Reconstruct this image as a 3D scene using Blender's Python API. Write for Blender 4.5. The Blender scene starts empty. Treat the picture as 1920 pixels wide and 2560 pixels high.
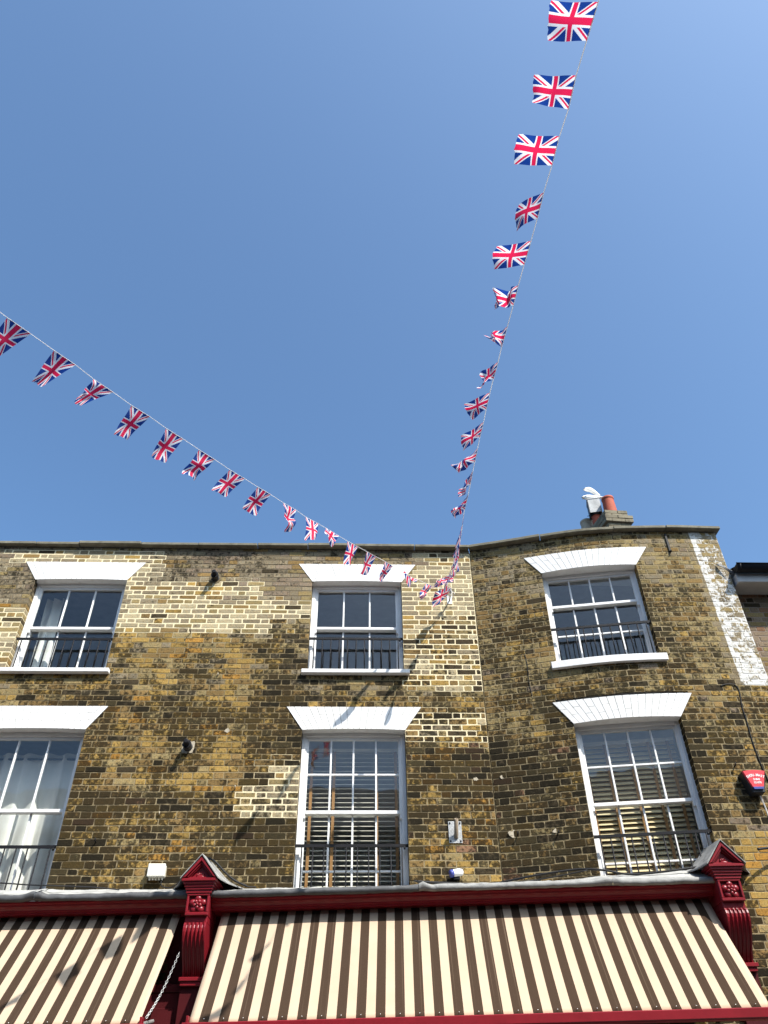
import bpy, bmesh, math, random
from mathutils import Vector, Matrix

# ---------------------------------------------------------------- camera, light, sky
SC = bpy.context.scene
COL = SC.collection
PI = math.pi
CAM_F = Vector((0.02705381, 0.76201662, 0.64699209))
CAM_R = Vector((0.9995843, -0.02707439, -0.00990959))
CAM_U = Vector((-0.00996564, -0.64699122, 0.76243232))
cam = bpy.data.cameras.new("camera")
cam.sensor_fit = 'HORIZONTAL'; cam.sensor_width = 36.0
cam.lens = 36.0 * 1944.0 / 1920.0
cam.clip_start = 0.05; cam.clip_end = 3000
co = bpy.data.objects.new("camera", cam); COL.objects.link(co)
co.matrix_world = Matrix((
    (CAM_R.x, CAM_U.x, -CAM_F.x, 0), (CAM_R.y, CAM_U.y, -CAM_F.y, 0),
    (CAM_R.z, CAM_U.z, -CAM_F.z, 0), (0, 0, 0, 1)))
SC.camera = co

SUN = Vector((0.85, -1.0, 1.6)).normalized()
sun = bpy.data.lights.new("sun", 'SUN'); sun.energy = 5.0; sun.angle = math.radians(0.53)
sun.color = (1.0, 0.955, 0.88)
so = bpy.data.objects.new("sun", sun); COL.objects.link(so)
so.rotation_euler = SUN.to_track_quat('Z', 'Y').to_euler()
W = bpy.data.worlds.new("World"); SC.world = W; W.use_nodes = True
wn = W.node_tree.nodes; wl = W.node_tree.links
sky = wn.new('ShaderNodeTexSky'); sky.sky_type = 'NISHITA'; sky.sun_disc = False
sky.sun_elevation = math.asin(SUN.z)
sky.sun_rotation = math.atan2(SUN.x, SUN.y)
sky.altitude = 0; sky.air_density = 1.0; sky.dust_density = 3.4; sky.ozone_density = 8.0
wn['Background'].inputs[1].default_value = 0.145
tint = wn.new('ShaderNodeMix'); tint.data_type = 'RGBA'; tint.blend_type = 'MULTIPLY'; tint.inputs[0].default_value = 1.0
tint.inputs[7].default_value = (.97, 1.075, 1.02, 1)
wl.new(sky.outputs[0], tint.inputs[6]); wl.new(tint.outputs[2], wn['Background'].inputs[0])
SC.view_settings.view_transform = 'Standard'; SC.view_settings.look = 'None'
SC.view_settings.exposure = 0.75; SC.view_settings.gamma = 1.0
SC.cycles.max_bounces = 8; SC.cycles.transparent_max_bounces = 12
SC.cycles.caustics_reflective = False; SC.cycles.caustics_refractive = False

def ray(px, py):
    """direction of the sight line through a photograph pixel (1920 x 2560)"""
    return CAM_F + CAM_R * ((px - 960) / 1944.0) - CAM_U * ((py - 1280) / 1944.0)
def at_y(px, py, y):
    d = ray(px, py); return d * (y / d.y)

# ---------------------------------------------------------------- small helpers
class Ex:
    """tiny expression builder for math nodes"""
    def __init__(s, nt, sock): s.nt = nt; s.k = sock
    def _op(s, op, *a):
        n = s.nt.nodes.new('ShaderNodeMath'); n.operation = op
        for i, v in enumerate((s,) + a):
            if isinstance(v, Ex): s.nt.links.new(v.k, n.inputs[i])
            else: n.inputs[i].default_value = v
        return Ex(s.nt, n.outputs[0])
    def __add__(s, o): return s._op('ADD', o)
    def __sub__(s, o): return s._op('SUBTRACT', o)
    def __mul__(s, o): return s._op('MULTIPLY', o)
    def lt(s, o): return s._op('LESS_THAN', o)
    def gt(s, o): return s._op('GREATER_THAN', o)
    def abs(s): return s._op('ABSOLUTE')
    def sign(s): return s._op('SIGN')
    def mx(s, o): return s._op('MAXIMUM', o)
    def mn(s, o): return s._op('MINIMUM', o)
    def fl(s): return s._op('FLOOR')
    def mod(s, o): return s._op('FLOORED_MODULO', o)

def lk(nt, a, b): nt.links.new(a, b)
def sock(x): return x.k if isinstance(x, Ex) else x
def mixc(nt, fac, a, b, mode='MIX'):
    n = nt.nodes.new('ShaderNodeMix'); n.data_type = 'RGBA'; n.blend_type = mode
    for i, v in ((0, fac), (6, a), (7, b)):
        v = sock(v)
        if isinstance(v, bpy.types.NodeSocket): nt.links.new(v, n.inputs[i])
        elif i == 0: n.inputs[0].default_value = v
        else: n.inputs[i].default_value = (v[0], v[1], v[2], 1)
    return n.outputs[2]
def noise(nt, scale, detail=4, rough=.6, vec=None, dist=0):
    n = nt.nodes.new('ShaderNodeTexNoise')
    n.inputs['Scale'].default_value = scale; n.inputs['Detail'].default_value = detail
    n.inputs['Roughness'].default_value = rough; n.inputs['Distortion'].default_value = dist
    if vec is None:
        tc = nt.nodes.new('ShaderNodeTexCoord'); vec = tc.outputs['Object']
    nt.links.new(vec, n.inputs['Vector'])
    return n.outputs['Fac']
def ramp(nt, s, p0, p1, v0=0., v1=1.):
    n = nt.nodes.new('ShaderNodeMapRange'); n.clamp = True
    nt.links.new(sock(s), n.inputs[0])
    n.inputs[1].default_value = p0; n.inputs[2].default_value = p1
    n.inputs[3].default_value = v0; n.inputs[4].default_value = v1
    return Ex(nt, n.outputs[0])
def bump(nt, h, strength, dist):
    n = nt.nodes.new('ShaderNodeBump'); n.inputs['Strength'].default_value = strength
    n.inputs['Distance'].default_value = dist
    nt.links.new(sock(h), n.inputs['Height'])
    return n.outputs['Normal']
def new_mat(name, rough=.6, spec=.4, metal=0.):
    m = bpy.data.materials.new(name); m.use_nodes = True
    b = m.node_tree.nodes['Principled BSDF']
    b.inputs['Roughness'].default_value = rough
    b.inputs['Specular IOR Level'].default_value = spec
    b.inputs['Metallic'].default_value = metal
    return m, m.node_tree, b
def simple(name, c, rough=.55, spec=.4, metal=0., var=.12, scale=9., bmp=0.15, bscale=60., dirt=None, dirt_amt=.5):
    """paint, metal, plastic: colour with soft mottling, optional dirt and a fine bump"""
    m, nt, b = new_mat(name, rough, spec, metal)
    f = noise(nt, scale, 5)
    c2 = tuple(v * (1 - var) for v in c); c1 = tuple(min(1, v * (1 + var)) for v in c)
    col = mixc(nt, ramp(nt, f, .3, .7), c2, c1)
    if dirt:
        d = ramp(nt, noise(nt, scale * .6, 7, .7, dist=.4), .54, .7, 0, dirt_amt)
        col = mixc(nt, d, col, dirt)
    lk(nt, col, b.inputs['Base Color'])
    if bmp: lk(nt, bump(nt, noise(nt, bscale, 3), bmp, .003), b.inputs['Normal'])
    return m

class MB:
    """collects quads and tubes; build() links them as one mesh object"""
    def __init__(s, xf=None): s.v = []; s.f = []; s.m = []; s.uv = {}; s.xf = xf; s.sm = []
    def add(s, p):
        s.v.append(tuple(s.xf(*p)) if s.xf else tuple(p)); return len(s.v) - 1
    def face(s, idx, mat=0, smooth=False): s.f.append(tuple(idx)); s.m.append(mat); s.sm.append(smooth)
    def quad(s, a, b, c, d, mat=0): s.face([s.add(p) for p in (a, b, c, d)], mat)
    def box(s, x0, x1, y0, y1, z0, z1, mat=0, nx=1):
        rows = []
        for i in range(nx + 1):
            x = x0 + (x1 - x0) * i / nx
            rows.append([s.add(p) for p in ((x, y0, z0), (x, y1, z0), (x, y1, z1), (x, y0, z1))])
        for a, b in zip(rows, rows[1:]):
            for i in range(4):
                j = (i + 1) % 4; s.face((a[i], b[i], b[j], a[j]), mat)
        s.face((rows[0][0], rows[0][3], rows[0][2], rows[0][1])[::-1][::-1], mat)
        s.face(rows[-1][::-1][::-1], mat)
    def prism(s, poly, v0, v1, order='uvz', mat=0, cap=True):
        """polygon of (a, b) extruded along the third axis from v0 to v1"""
        def P(a, b, t):
            return {'uvz': (t, a, b), 'uz': (a, t, b)}[order]
        A = [s.add(P(a, b, v0)) for a, b in poly]; B = [s.add(P(a, b, v1)) for a, b in poly]
        n = len(poly)
        for i in range(n):
            j = (i + 1) % n; s.face((A[i], A[j], B[j], B[i]), mat)
        if cap: s.face(A[::-1], mat); s.face(B, mat)
    def tube(s, pts, r, n=6, mat=0, cap=True, smooth=True):
        pts = [Vector(p) for p in pts]; rings = []; up = Vector((0.13, 0.2, 1)).normalized()
        for i, p in enumerate(pts):
            t = (pts[min(i + 1, len(pts) - 1)] - pts[max(i - 1, 0)])
            if t.length < 1e-9: t = Vector((0, 0, 1))
            t.normalize(); a = t.cross(up)
            if a.length < 1e-3: a = t.cross(Vector((1, 0, 0)))
            a.normalize(); b = t.cross(a)
            rr = r[i] if isinstance(r, (list, tuple)) else r
            rings.append([s.add(p + a * rr * math.cos(2 * PI * k / n) + b * rr * math.sin(2 * PI * k / n)) for k in range(n)])
        for A, B in zip(rings, rings[1:]):
            for k in range(n): s.face((A[k], A[(k + 1) % n], B[(k + 1) % n], B[k]), mat, smooth)
        if cap: s.face(rings[0][::-1], mat); s.face(rings[-1], mat)
    def lathe(s, prof, n=24, c=(0, 0, 0), mat=0, axis='z', smooth=True):
        rings = []
        for r, h in prof:
            ring = []
            for k in range(n):
                a = 2 * PI * k / n; x, y = r * math.cos(a), r * math.sin(a)
                p = (x, y, h) if axis == 'z' else (x, -h, y)
                ring.append(s.add((c[0] + p[0], c[1] + p[1], c[2] + p[2])))
            rings.append(ring)
        for A, B in zip(rings, rings[1:]):
            for k in range(n): s.face((A[k], A[(k + 1) % n], B[(k + 1) % n], B[k]), mat, smooth)
        s.face(rings[0][::-1], mat); s.face(rings[-1], mat)
    def blob(s, c, r, n=8, mat=0):
        rx, ry, rz = r
        prof = [(math.sin(PI * i / n), -math.cos(PI * i / n)) for i in range(n + 1)]
        rings = []
        for q, h in prof:
            rings.append([s.add((c[0] + rx * max(q, 1e-3) * math.cos(2 * PI * k / (2 * n)), c[1] + ry * max(q, 1e-3) * math.sin(2 * PI * k / (2 * n)), c[2] + rz * h)) for k in range(2 * n)])
        for A, B in zip(rings, rings[1:]):
            for k in range(2 * n): s.face((A[k], A[(k + 1) % (2 * n)], B[(k + 1) % (2 * n)], B[k]), mat, True)
        s.face(rings[0][::-1], mat); s.face(rings[-1], mat)
    def sheet(s, fn, nu, nv, mat=0, smooth=True, uv=True):
        g = [[s.add(fn(i / nu, j / nv)) for j in range(nv + 1)] for i in range(nu + 1)]
        for i in range(nu):
            for j in range(nv):
                s.face((g[i][j], g[i + 1][j], g[i + 1][j + 1], g[i][j + 1]), mat, smooth)
        if uv:
            for i in range(nu + 1):
                for j in range(nv + 1): s.uv[g[i][j]] = (i / nu, j / nv)
    def build(s, name, mats, parent=None, bevel=0., fix=True):
        me = bpy.data.meshes.new(name); me.from_pydata(s.v, [], s.f)
        if not isinstance(mats, (list, tuple)): mats = [mats]
        for m in mats: me.materials.append(m)
        me.polygons.foreach_set('material_index', s.m); me.polygons.foreach_set('use_smooth', s.sm)
        if s.uv:
            L = me.uv_layers.new(name='UVMap')
            for lp in me.loops: L.data[lp.index].uv = s.uv.get(lp.vertex_index, (0, 0))
        if fix:
            bm = bmesh.new(); bm.from_mesh(me); bmesh.ops.recalc_face_normals(bm, faces=bm.faces); bm.to_mesh(me); bm.free()
        me.update()
        o = bpy.data.objects.new(name, me); COL.objects.link(o)
        if parent: o.parent = parent
        if bevel:
            b = o.modifiers.new('bevel', 'BEVEL'); b.width = bevel; b.segments = 1; b.limit_method = 'ANGLE'; b.angle_limit = math.radians(40)
        return o
def empty(name, loc=(0, 0, 0)):
    o = bpy.data.objects.new(name, None); o.empty_display_size = .2; COL.objects.link(o); o.location = loc; return o
def tag(o, label=None, cat=None, group=None, kind=None):
    if label: o['label'] = label
    if cat: o['category'] = cat
    if group: o['group'] = group
    if kind: o['kind'] = kind
    return o
def hsh(*a):
    x = 0.
    for i, v in enumerate(a): x += v * (12.9898 + 65.17 * i)
    x = math.sin(x) * 43758.5453
    return x - math.floor(x)
def vnoise(x, y):
    xi, yi = math.floor(x), math.floor(y); fx, fy = x - xi, y - yi
    fx = fx * fx * (3 - 2 * fx); fy = fy * fy * (3 - 2 * fy)
    a, b, c, d = hsh(xi, yi), hsh(xi + 1, yi), hsh(xi, yi + 1), hsh(xi + 1, yi + 1)
    return (a * (1 - fx) + b * fx) * (1 - fy) + (c * (1 - fx) + d * fx) * fy
def rot_frame(origin, ex):
    """frame: x along a wall, y into it, z up"""
    ex = Vector((ex[0], ex[1], 0)).normalized(); ey = Vector((-ex.y, ex.x, 0))
    return lambda x, y, z: Vector(origin) + ex * x + ey * y + Vector((0, 0, z))

# ---------------------------------------------------------------- materials
def brick_mat():
    m, nt, b = new_mat('stock_brick', .95, .06)
    at = nt.nodes.new('ShaderNodeAttribute'); at.attribute_name = 'tint'
    wa = nt.nodes.new('ShaderNodeAttribute'); wa.attribute_name = 'wash'
    tc = nt.nodes.new('ShaderNodeTexCoord')
    grain = noise(nt, 85, 4, .7)
    blot = Ex(nt, noise(nt, 24, 7, .72)) * .72 + Ex(nt, noise(nt, 4.5, 3, .6)) * .28
    blot = blot.k
    col = mixc(nt, ramp(nt, grain, .25, .75), (.56, .55, .53), (1.38, 1.37, 1.34))
    col = mixc(nt, 1., at.outputs['Color'], col, 'MULTIPLY')
    hue = ramp(nt, noise(nt, 31, 3), .35, .65)
    col = mixc(nt, hue, mixc(nt, 1., col, (1.08, 1.0, .90), 'MULTIPLY'), mixc(nt, 1., col, (.95, 1.0, 1.05), 'MULTIPLY'))
    # soot: patches whose amount is carried per brick, breaking up inside each brick
    mp = nt.nodes.new('ShaderNodeMapping'); mp.inputs['Scale'].default_value = (3.2, 3.2, .45); lk(nt, tc.outputs['Object'], mp.inputs[0])
    runs = Ex(nt, noise(nt, 1.6, 4, .6, mp.outputs[0]))      # soot washed down the wall in long runs
    s1 = ramp(nt, Ex(nt, blot) + (Ex(nt, at.outputs['Alpha']) - .5) * .42 + (runs - .5) * .30, .50, .60, 0, .88)
    col = mixc(nt, s1, col, (.013, .011, .007))
    s2 = ramp(nt, noise(nt, 47, 5, .7), .58, .70, 0, .6)
    col = mixc(nt, s2, col, (.035, .026, .014))
    # pale lime specks
    sp = ramp(nt, noise(nt, 120, 2, .5), .70, .76, 0, .25)
    col = mixc(nt, sp, col, (.4, .33, .2))
    # old white limewash, worn through
    ws = Ex(nt, wa.outputs['Fac'])
    xyz = nt.nodes.new('ShaderNodeSeparateXYZ'); lk(nt, tc.outputs['Object'], xyz.inputs[0])
    ed = (Ex(nt, xyz.outputs[0]) + (Ex(nt, xyz.outputs[2]) - 6.3) * .016 + (Ex(nt, noise(nt, 18, 3)) - .5) * .03).gt(4.222)
    wn_ = ramp(nt, Ex(nt, noise(nt, 13, 7, .72, dist=.5)) + ws * .34, .63, .71, 0, .88) * ws.gt(.02) * ed
    col = mixc(nt, wn_, col, (.62, .61, .58))
    lk(nt, col, b.inputs['Base Color'])
    h = Ex(nt, grain) * .5 + Ex(nt, noise(nt, 36, 5, .7)) * .9
    lk(nt, bump(nt, h, .55, .006), b.inputs['Normal'])
    return m
def mortar_mat():
    m, nt, b = new_mat('lime_mortar', .95, .06)
    at = nt.nodes.new('ShaderNodeAttribute'); at.attribute_name = 'tint'
    wa = nt.nodes.new('ShaderNodeAttribute'); wa.attribute_name = 'wash'
    g = noise(nt, 70, 4, .7)
    col = mixc(nt, 1., at.outputs['Color'], mixc(nt, ramp(nt, g, .3, .7), (.72, .71, .7), (1.18, 1.17, 1.15)), 'MULTIPLY')
    d = ramp(nt, Ex(nt, noise(nt, 14, 6, .7)) + (Ex(nt, at.outputs['Alpha']) - .5) * .4, .56, .68, 0, .75)
    col = mixc(nt, d, col, (.05, .04, .026))
    ws = Ex(nt, wa.outputs['Fac'])
    tc = nt.nodes.new('ShaderNodeTexCoord'); xyz = nt.nodes.new('ShaderNodeSeparateXYZ'); lk(nt, tc.outputs['Object'], xyz.inputs[0])
    ed = (Ex(nt, xyz.outputs[0]) + (Ex(nt, xyz.outputs[2]) - 6.3) * .016 + (Ex(nt, noise(nt, 18, 3)) - .5) * .03).gt(4.222)
    wn_ = ramp(nt, Ex(nt, noise(nt, 13, 7, .72, dist=.5)) + ws * .3, .56, .66, 0, .9) * ws.gt(.02) * ed
    col = mixc(nt, wn_, col, (.66, .65, .62))
    lk(nt, col, b.inputs['Base Color'])
    lk(nt, bump(nt, g, .5, .004), b.inputs['Normal'])
    return m
def glass_mat(name, tint=(.93, .96, .96)):
    m = bpy.data.materials.new(name); m.use_nodes = True; nt = m.node_tree; nt.nodes.clear()
    o = nt.nodes.new('ShaderNodeOutputMaterial'); mx = nt.nodes.new('ShaderNodeMixShader')
    t = nt.nodes.new('ShaderNodeBsdfTransparent'); g = nt.nodes.new('ShaderNodeBsdfGlossy')
    lw = nt.nodes.new('ShaderNodeLayerWeight'); lw.inputs[0].default_value = .5
    f = Ex(nt, lw.outputs['Facing'])._op('POWER', 5.) * .90 + .095      # both faces of the pane
    t.inputs[0].default_value = (*tint, 1); g.inputs['Roughness'].default_value = .015
    # slightly uneven old glass
    lk(nt, bump(nt, noise(nt, 2.2, 2), .06, .05), g.inputs['Normal'])
    lk(nt, f.k, mx.inputs[0]); lk(nt, t.outputs[0], mx.inputs[1]); lk(nt, g.outputs[0], mx.inputs[2])
    lk(nt, mx.outputs[0], o.inputs[0])
    return m
def flag_mat():
    m = bpy.data.materials.new('union_flag_cloth'); m.use_nodes = True; nt = m.node_tree
    b = nt.nodes['Principled BSDF']; b.inputs['Roughness'].default_value = .75; b.inputs['Specular IOR Level'].default_value = .25
    uvn = nt.nodes.new('ShaderNodeUVMap'); sp = nt.nodes.new('ShaderNodeSeparateXYZ'); lk(nt, uvn.outputs[0], sp.inputs[0])
    u = (Ex(nt, sp.outputs[0]) - .5) * 60; v = (Ex(nt, sp.outputs[1]) - .5) * 30
    s5 = 1 / math.sqrt(5)
    # diagonals are drawn in the stretched 3:2 field of the bunting
    t1 = (u - v * 2) * s5; t2 = (u + v * 2) * s5; sg = u.sign()
    white = t1.abs().lt(3.0).mx(t2.abs().lt(3.0))
    a1 = t1 * sg; a2 = t2 * sg
    red = a1.lt(0.) * a1.gt(-2.0) + a2.gt(0.) * a2.lt(2.0)
    cw = u.abs().lt(5.2).mx(v.abs().lt(5.0)); cr = u.abs().lt(3.2).mx(v.abs().lt(3.0))
    weave = noise(nt, 160, 2)
    navy = (.010, .048, .26); wh = (.84, .84, .86); rd = (.74, .018, .085)
    col = mixc(nt, white, navy, wh); col = mixc(nt, red.mn(1.), col, rd)
    col = mixc(nt, cw, col, wh); col = mixc(nt, cr, col, rd)
    col = mixc(nt, .12, col, mixc(nt, weave, (0, 0, 0), (1, 1, 1)), 'OVERLAY')
    lk(nt, col, b.inputs['Base Color'])
    tr = nt.nodes.new('ShaderNodeBsdfTranslucent'); lk(nt, col, tr.inputs[0])
    mx = nt.nodes.new('ShaderNodeMixShader'); mx.inputs[0].default_value = .5
    lk(nt, b.outputs[0], mx.inputs[1]); lk(nt, tr.outputs[0], mx.inputs[2])
    lk(nt, mx.outputs[0], nt.nodes['Material Output'].inputs[0])
    return m
def awning_mat():
    m, nt, b = new_mat('striped_canvas', .95, .04)
    uvn = nt.nodes.new('ShaderNodeUVMap'); sp = nt.nodes.new('ShaderNodeSeparateXYZ'); lk(nt, uvn.outputs[0], sp.inputs[0])
    u = Ex(nt, sp.outputs[0]); v = Ex(nt, sp.outputs[1])
    k = u.mod(2.); brown = k.gt(1.)
    edge = (u.mod(1.) - .5).abs().gt(.487)
    cream = mixc(nt, ramp(nt, noise(nt, 4, 5), .3, .7), (.425, .325, .232), (.462, .356, .256))
    br = mixc(nt, ramp(nt, noise(nt, 240, 2), .3, .7), (.040, .025, .016), (.058, .037, .025))
    col = mixc(nt, brown, cream, br)
    col = mixc(nt, edge * .6, col, (.035, .025, .018))
    # long faint seams and water marks
    tcn = nt.nodes.new('ShaderNodeMapping'); tcn.inputs['Scale'].default_value = (1.3, .12, 1); lk(nt, uvn.outputs[0], tcn.inputs[0])
    wm = ramp(nt, noise(nt, 3.2, 4, .6, tcn.outputs[0]), .58, .75, 0, .22)
    col = mixc(nt, wm, col, (.40, .29, .2))
    hem = v.lt(.045) * (Ex(nt, brown.k) * -1 + 1.)
    col = mixc(nt, hem * .55, col, (.56, .36, .25))
    lk(nt, col, b.inputs['Base Color'])
    lk(nt, bump(nt, noise(nt, 300, 1), .08, .001), b.inputs['Normal'])
    return m

M = {}
M['brick'] = brick_mat(); M['mortar'] = mortar_mat(); M['glass'] = glass_mat('window_glass')
M['flag'] = flag_mat(); M['canvas'] = awning_mat()
M['white'] = simple('white_paint', (.78, .77, .755), .45, .4, var=.04, scale=5, bmp=.12, bscale=45, dirt=(.5, .48, .44), dirt_amt=.25)
M['white_masonry'] = simple('white_masonry_paint', (.80, .79, .775), .7, .3, var=.05, scale=14, bmp=.5, bscale=70, dirt=(.62, .60, .56), dirt_amt=.3)
def grimy_white():
    m, nt, b = new_mat('white_masonry_paint', .75, .2)
    tc = nt.nodes.new('ShaderNodeTexCoord'); mp = nt.nodes.new('ShaderNodeMapping'); mp.inputs['Scale'].default_value = (9, 9, 1.2); lk(nt, tc.outputs['Object'], mp.inputs[0])
    st = ramp(nt, noise(nt, 1.6, 6, .7, mp.outputs[0]), .50, .74, 0, .34)
    col = mixc(nt, st, mixc(nt, ramp(nt, noise(nt, 8, 5), .3, .7), (.73, .72, .70), (.80, .79, .775)), (.46, .43, .37))
    ck = ramp(nt, noise(nt, 38, 6, .75), .66, .71, 0, .5)
    col = mixc(nt, ck, col, (.42, .39, .34))
    lk(nt, col, b.inputs['Base Color']); lk(nt, bump(nt, noise(nt, 60, 5), .55, .004), b.inputs['Normal'])
    return m
M['white_masonry'] = grimy_white()
M['lead_slope'] = simple('sunlit_chalked_lead', (.33, .325, .305), .75, .2, var=.2, scale=9, bmp=.7, bscale=24, dirt=(.09, .09, .09), dirt_amt=.8)  # slope coloured paler for the sun on it, as well as its chalking
def cord_mat():
    m, nt, b = new_mat('white_cord', .8, .2); b.inputs['Base Color'].default_value = (.82, .81, .80, 1)
    tr = nt.nodes.new('ShaderNodeBsdfTranslucent'); tr.inputs[0].default_value = (.82, .81, .80, 1)
    mx = nt.nodes.new('ShaderNodeMixShader'); mx.inputs[0].default_value = .5
    lk(nt, b.outputs[0], mx.inputs[1]); lk(nt, tr.outputs[0], mx.inputs[2]); lk(nt, mx.outputs[0], nt.nodes['Material Output'].inputs[0])
    return m
M['joint'] = simple('painted_joint', (.30, .295, .28), .8, .2, bmp=.2)
M['red'] = simple('red_gloss_paint', (.185, .010, .016), .34, .35, var=.12, scale=7, bmp=.12, bscale=30, dirt=(.12, .01, .012), dirt_amt=.5)
M['shaded_red'] = simple('shaded_red_paint', (.06, .006, .008), .5, .2, var=.2, scale=5, bmp=.1)  # red paint darkened in its colour for the shade under the awnings
M['black'] = simple('black_iron_paint', (.010, .010, .012), .6, .18, var=.2, bmp=.1)
M['stone'] = simple('coping_stone', (.17, .155, .115), .9, .2, var=.25, scale=11, bmp=.7, bscale=35, dirt=(.06, .058, .04), dirt_amt=.7)
M['lead'] = simple('weathered_lead', (.075, .075, .077), .6, .4, var=.3, scale=8, bmp=.8, bscale=18, dirt=(.05, .05, .052), dirt_amt=.8)
M['lead_pale'] = simple('chalky_lead', (.25, .247, .235), .7, .3, var=.2, scale=10, bmp=.8, bscale=22, dirt=(.08, .08, .08), dirt_amt=.85)
M['steel'] = simple('galvanised_steel', (.45, .45, .44), .45, .5, .6, var=.15, scale=30, bmp=.3)
M['terracotta'] = simple('terracotta', (.33, .075, .042), .75, .25, var=.15, scale=9, bmp=.3, dirt=(.16, .05, .035), dirt_amt=.5)
M['buff'] = simple('buff_clay', (.36, .31, .235), .8, .2, var=.15, scale=9, bmp=.3, dirt=(.14, .11, .08), dirt_amt=.6)
M['plastic'] = simple('cream_plastic', (.70, .68, .60), .4, .4, var=.04, bmp=0)
M['room'] = simple('room_paint', (.42, .425, .43), .9, .2, var=.1, bmp=0)
M['curtain'] = simple('white_voile', (.74, .72, .66), .8, .2, var=.04, bmp=.1)
M['slat_warm'] = simple('warm_cream_slat', (.74, .60, .36), .5, .3, var=.08, scale=3, bmp=0)
M['slat'] = simple('cream_slat', (.74, .69, .58), .45, .35, var=.06, scale=3, bmp=0)
M['tape'] = simple('tan_ladder_tape', (.36, .19, .075), .8, .2, var=.08, bmp=0)
M['cord'] = cord_mat()
M['rubber'] = simple('black_cable', (.012, .012, .013), .6, .3, bmp=0)
M['tarmac'] = simple('tarmac', (.05, .05, .052), .9, .2, var=.25, scale=30, bmp=.6)
M['paving'] = simple('paving_slab', (.16, .15, .135), .85, .2, var=.2, scale=6, bmp=.4)
M['tile'] = simple('roof_slate', (.09, .09, .1), .7, .3, var=.2, bmp=.4)
M['silver'] = simple('bright_chain_steel', (.62, .61, .58), .35, .5, .7, bmp=0)
M['blue'] = simple('blue_plastic', (.045, .06, .26), .4, .4, bmp=0)
M['alarm_red'] = simple('red_plastic', (.62, .035, .05), .4, .4, var=.05, bmp=0)
M['grey_plastic'] = simple('dark_grey_plastic', (.016, .017, .02), .5, .4, bmp=0)
M['putty'] = simple('lime_patch', (.38, .33, .25), .9, .2, var=.15, scale=22, bmp=.6)
M['feather'] = simple('white_feather', (.80, .79, .76), .8, .2, var=.05, bmp=.2, bscale=90)
M['wing_grey'] = simple('grey_feather', (.48, .48, .46), .8, .2, var=.12, scale=25, bmp=.3, bscale=90)
M['beak'] = simple('beak_yellow', (.55, .36, .06), .5, .3, bmp=0)
M['leaf'] = simple('green_leaf', (.07, .12, .045), .6, .3, var=.25, bmp=0)
M['tube_brown'] = simple('dull_brown_tube', (.22, .17, .12), .6, .3, bmp=0)
M['soffit'] = simple('grey_soffit', (.42, .41, .40), .6, .3, var=.1, scale=6)
M['plain_brick'] = simple('plain_brick', (.12, .085, .05), .9, .2, var=.3, scale=12, bmp=.5)

# ---------------------------------------------------------------- the wall surfaces
WY = 8.2                         # the flat front stands at y = WY
CRX = 1.42                       # crease where the bowed front begins
_px = [1.42, 1.983, 2.373, 2.822, 3.256, 3.65, 4.03, 4.58]
_py = [8.215, 8.066, 7.951, 7.841, 7.787, 7.768, 7.759, 7.774]
def _cr(i, t):
    def g(a, k):
        k = max(-1, min(len(a), k))
        if k == -1: return 2 * a[0] - a[1]
        if k == len(a): return 2 * a[-1] - a[-2]
        return a[k]
    r = []
    for a in (_px, _py):
        p0, p1, p2, p3 = g(a, i - 1), g(a, i), g(a, i + 1), g(a, i + 2)
        r.append(.5 * (2 * p1 + (p2 - p0) * t + (2 * p0 - 5 * p1 + 4 * p2 - p3) * t * t + (3 * p1 - p0 - 3 * p2 + p3) * t ** 3))
    return r
_tab = []; _s = 0.
for i in range(len(_px) - 1):
    for j in range(24):
        x, y = _cr(i, j / 24)
        if _tab: _s += math.hypot(x - _tab[-1][1], y - _tab[-1][2])
        _tab.append((_s, x, y))
_s += math.hypot(_px[-1] - _tab[-1][1], _py[-1] - _tab[-1][2]); _tab.append((_s, _px[-1], _py[-1]))
BOW_LEN = _s
def _look(s):
    s_ = max(0., min(BOW_LEN - 1e-6, s)); lo, hi = 0, len(_tab) - 1
    while hi - lo > 1:
        mid = (lo + hi) // 2
        if _tab[mid][0] <= s_: lo = mid
        else: hi = mid
    a, b = _tab[lo], _tab[hi]; t = (s_ - a[0]) / (b[0] - a[0])
    x, y = a[1] + (b[1] - a[1]) * t, a[2] + (b[2] - a[2]) * t
    tx, ty = b[1] - a[1], b[2] - a[2]; l = math.hypot(tx, ty); tx /= l; ty /= l
    return x + tx * (s - s_), y + ty * (s - s_), tx, ty
def map_flat(s, z, d): return (s, WY + d, z)
def map_bow(s, z, d):
    x, y, tx, ty = _look(s); return (x - ty * d, y + tx * d, z)
def s_of_x(x):
    lo, hi = 0., BOW_LEN
    for _ in range(40):
        m = (lo + hi) / 2
        if _look(m)[0] < x: lo = m
        else: hi = m
    return lo

COURSE = 0.0691; ZREF = 4.04
CY = dict(Y=(.305, .202, .066), B=(.215, .143, .060), G=(.210, .172, .115), D=(.054, .042, .026), R=(.19, .108, .066), P=(.34, .285, .185), O=(.31, .168, .042), V=(.245, .188, .092), M=(.200, .155, .112))
def pick(r, table):
    t = sum(w for _, w in table); a = 0
    for k, w in table:
        a += w
        if r * t <= a: return k
    return table[-1][0]

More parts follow.
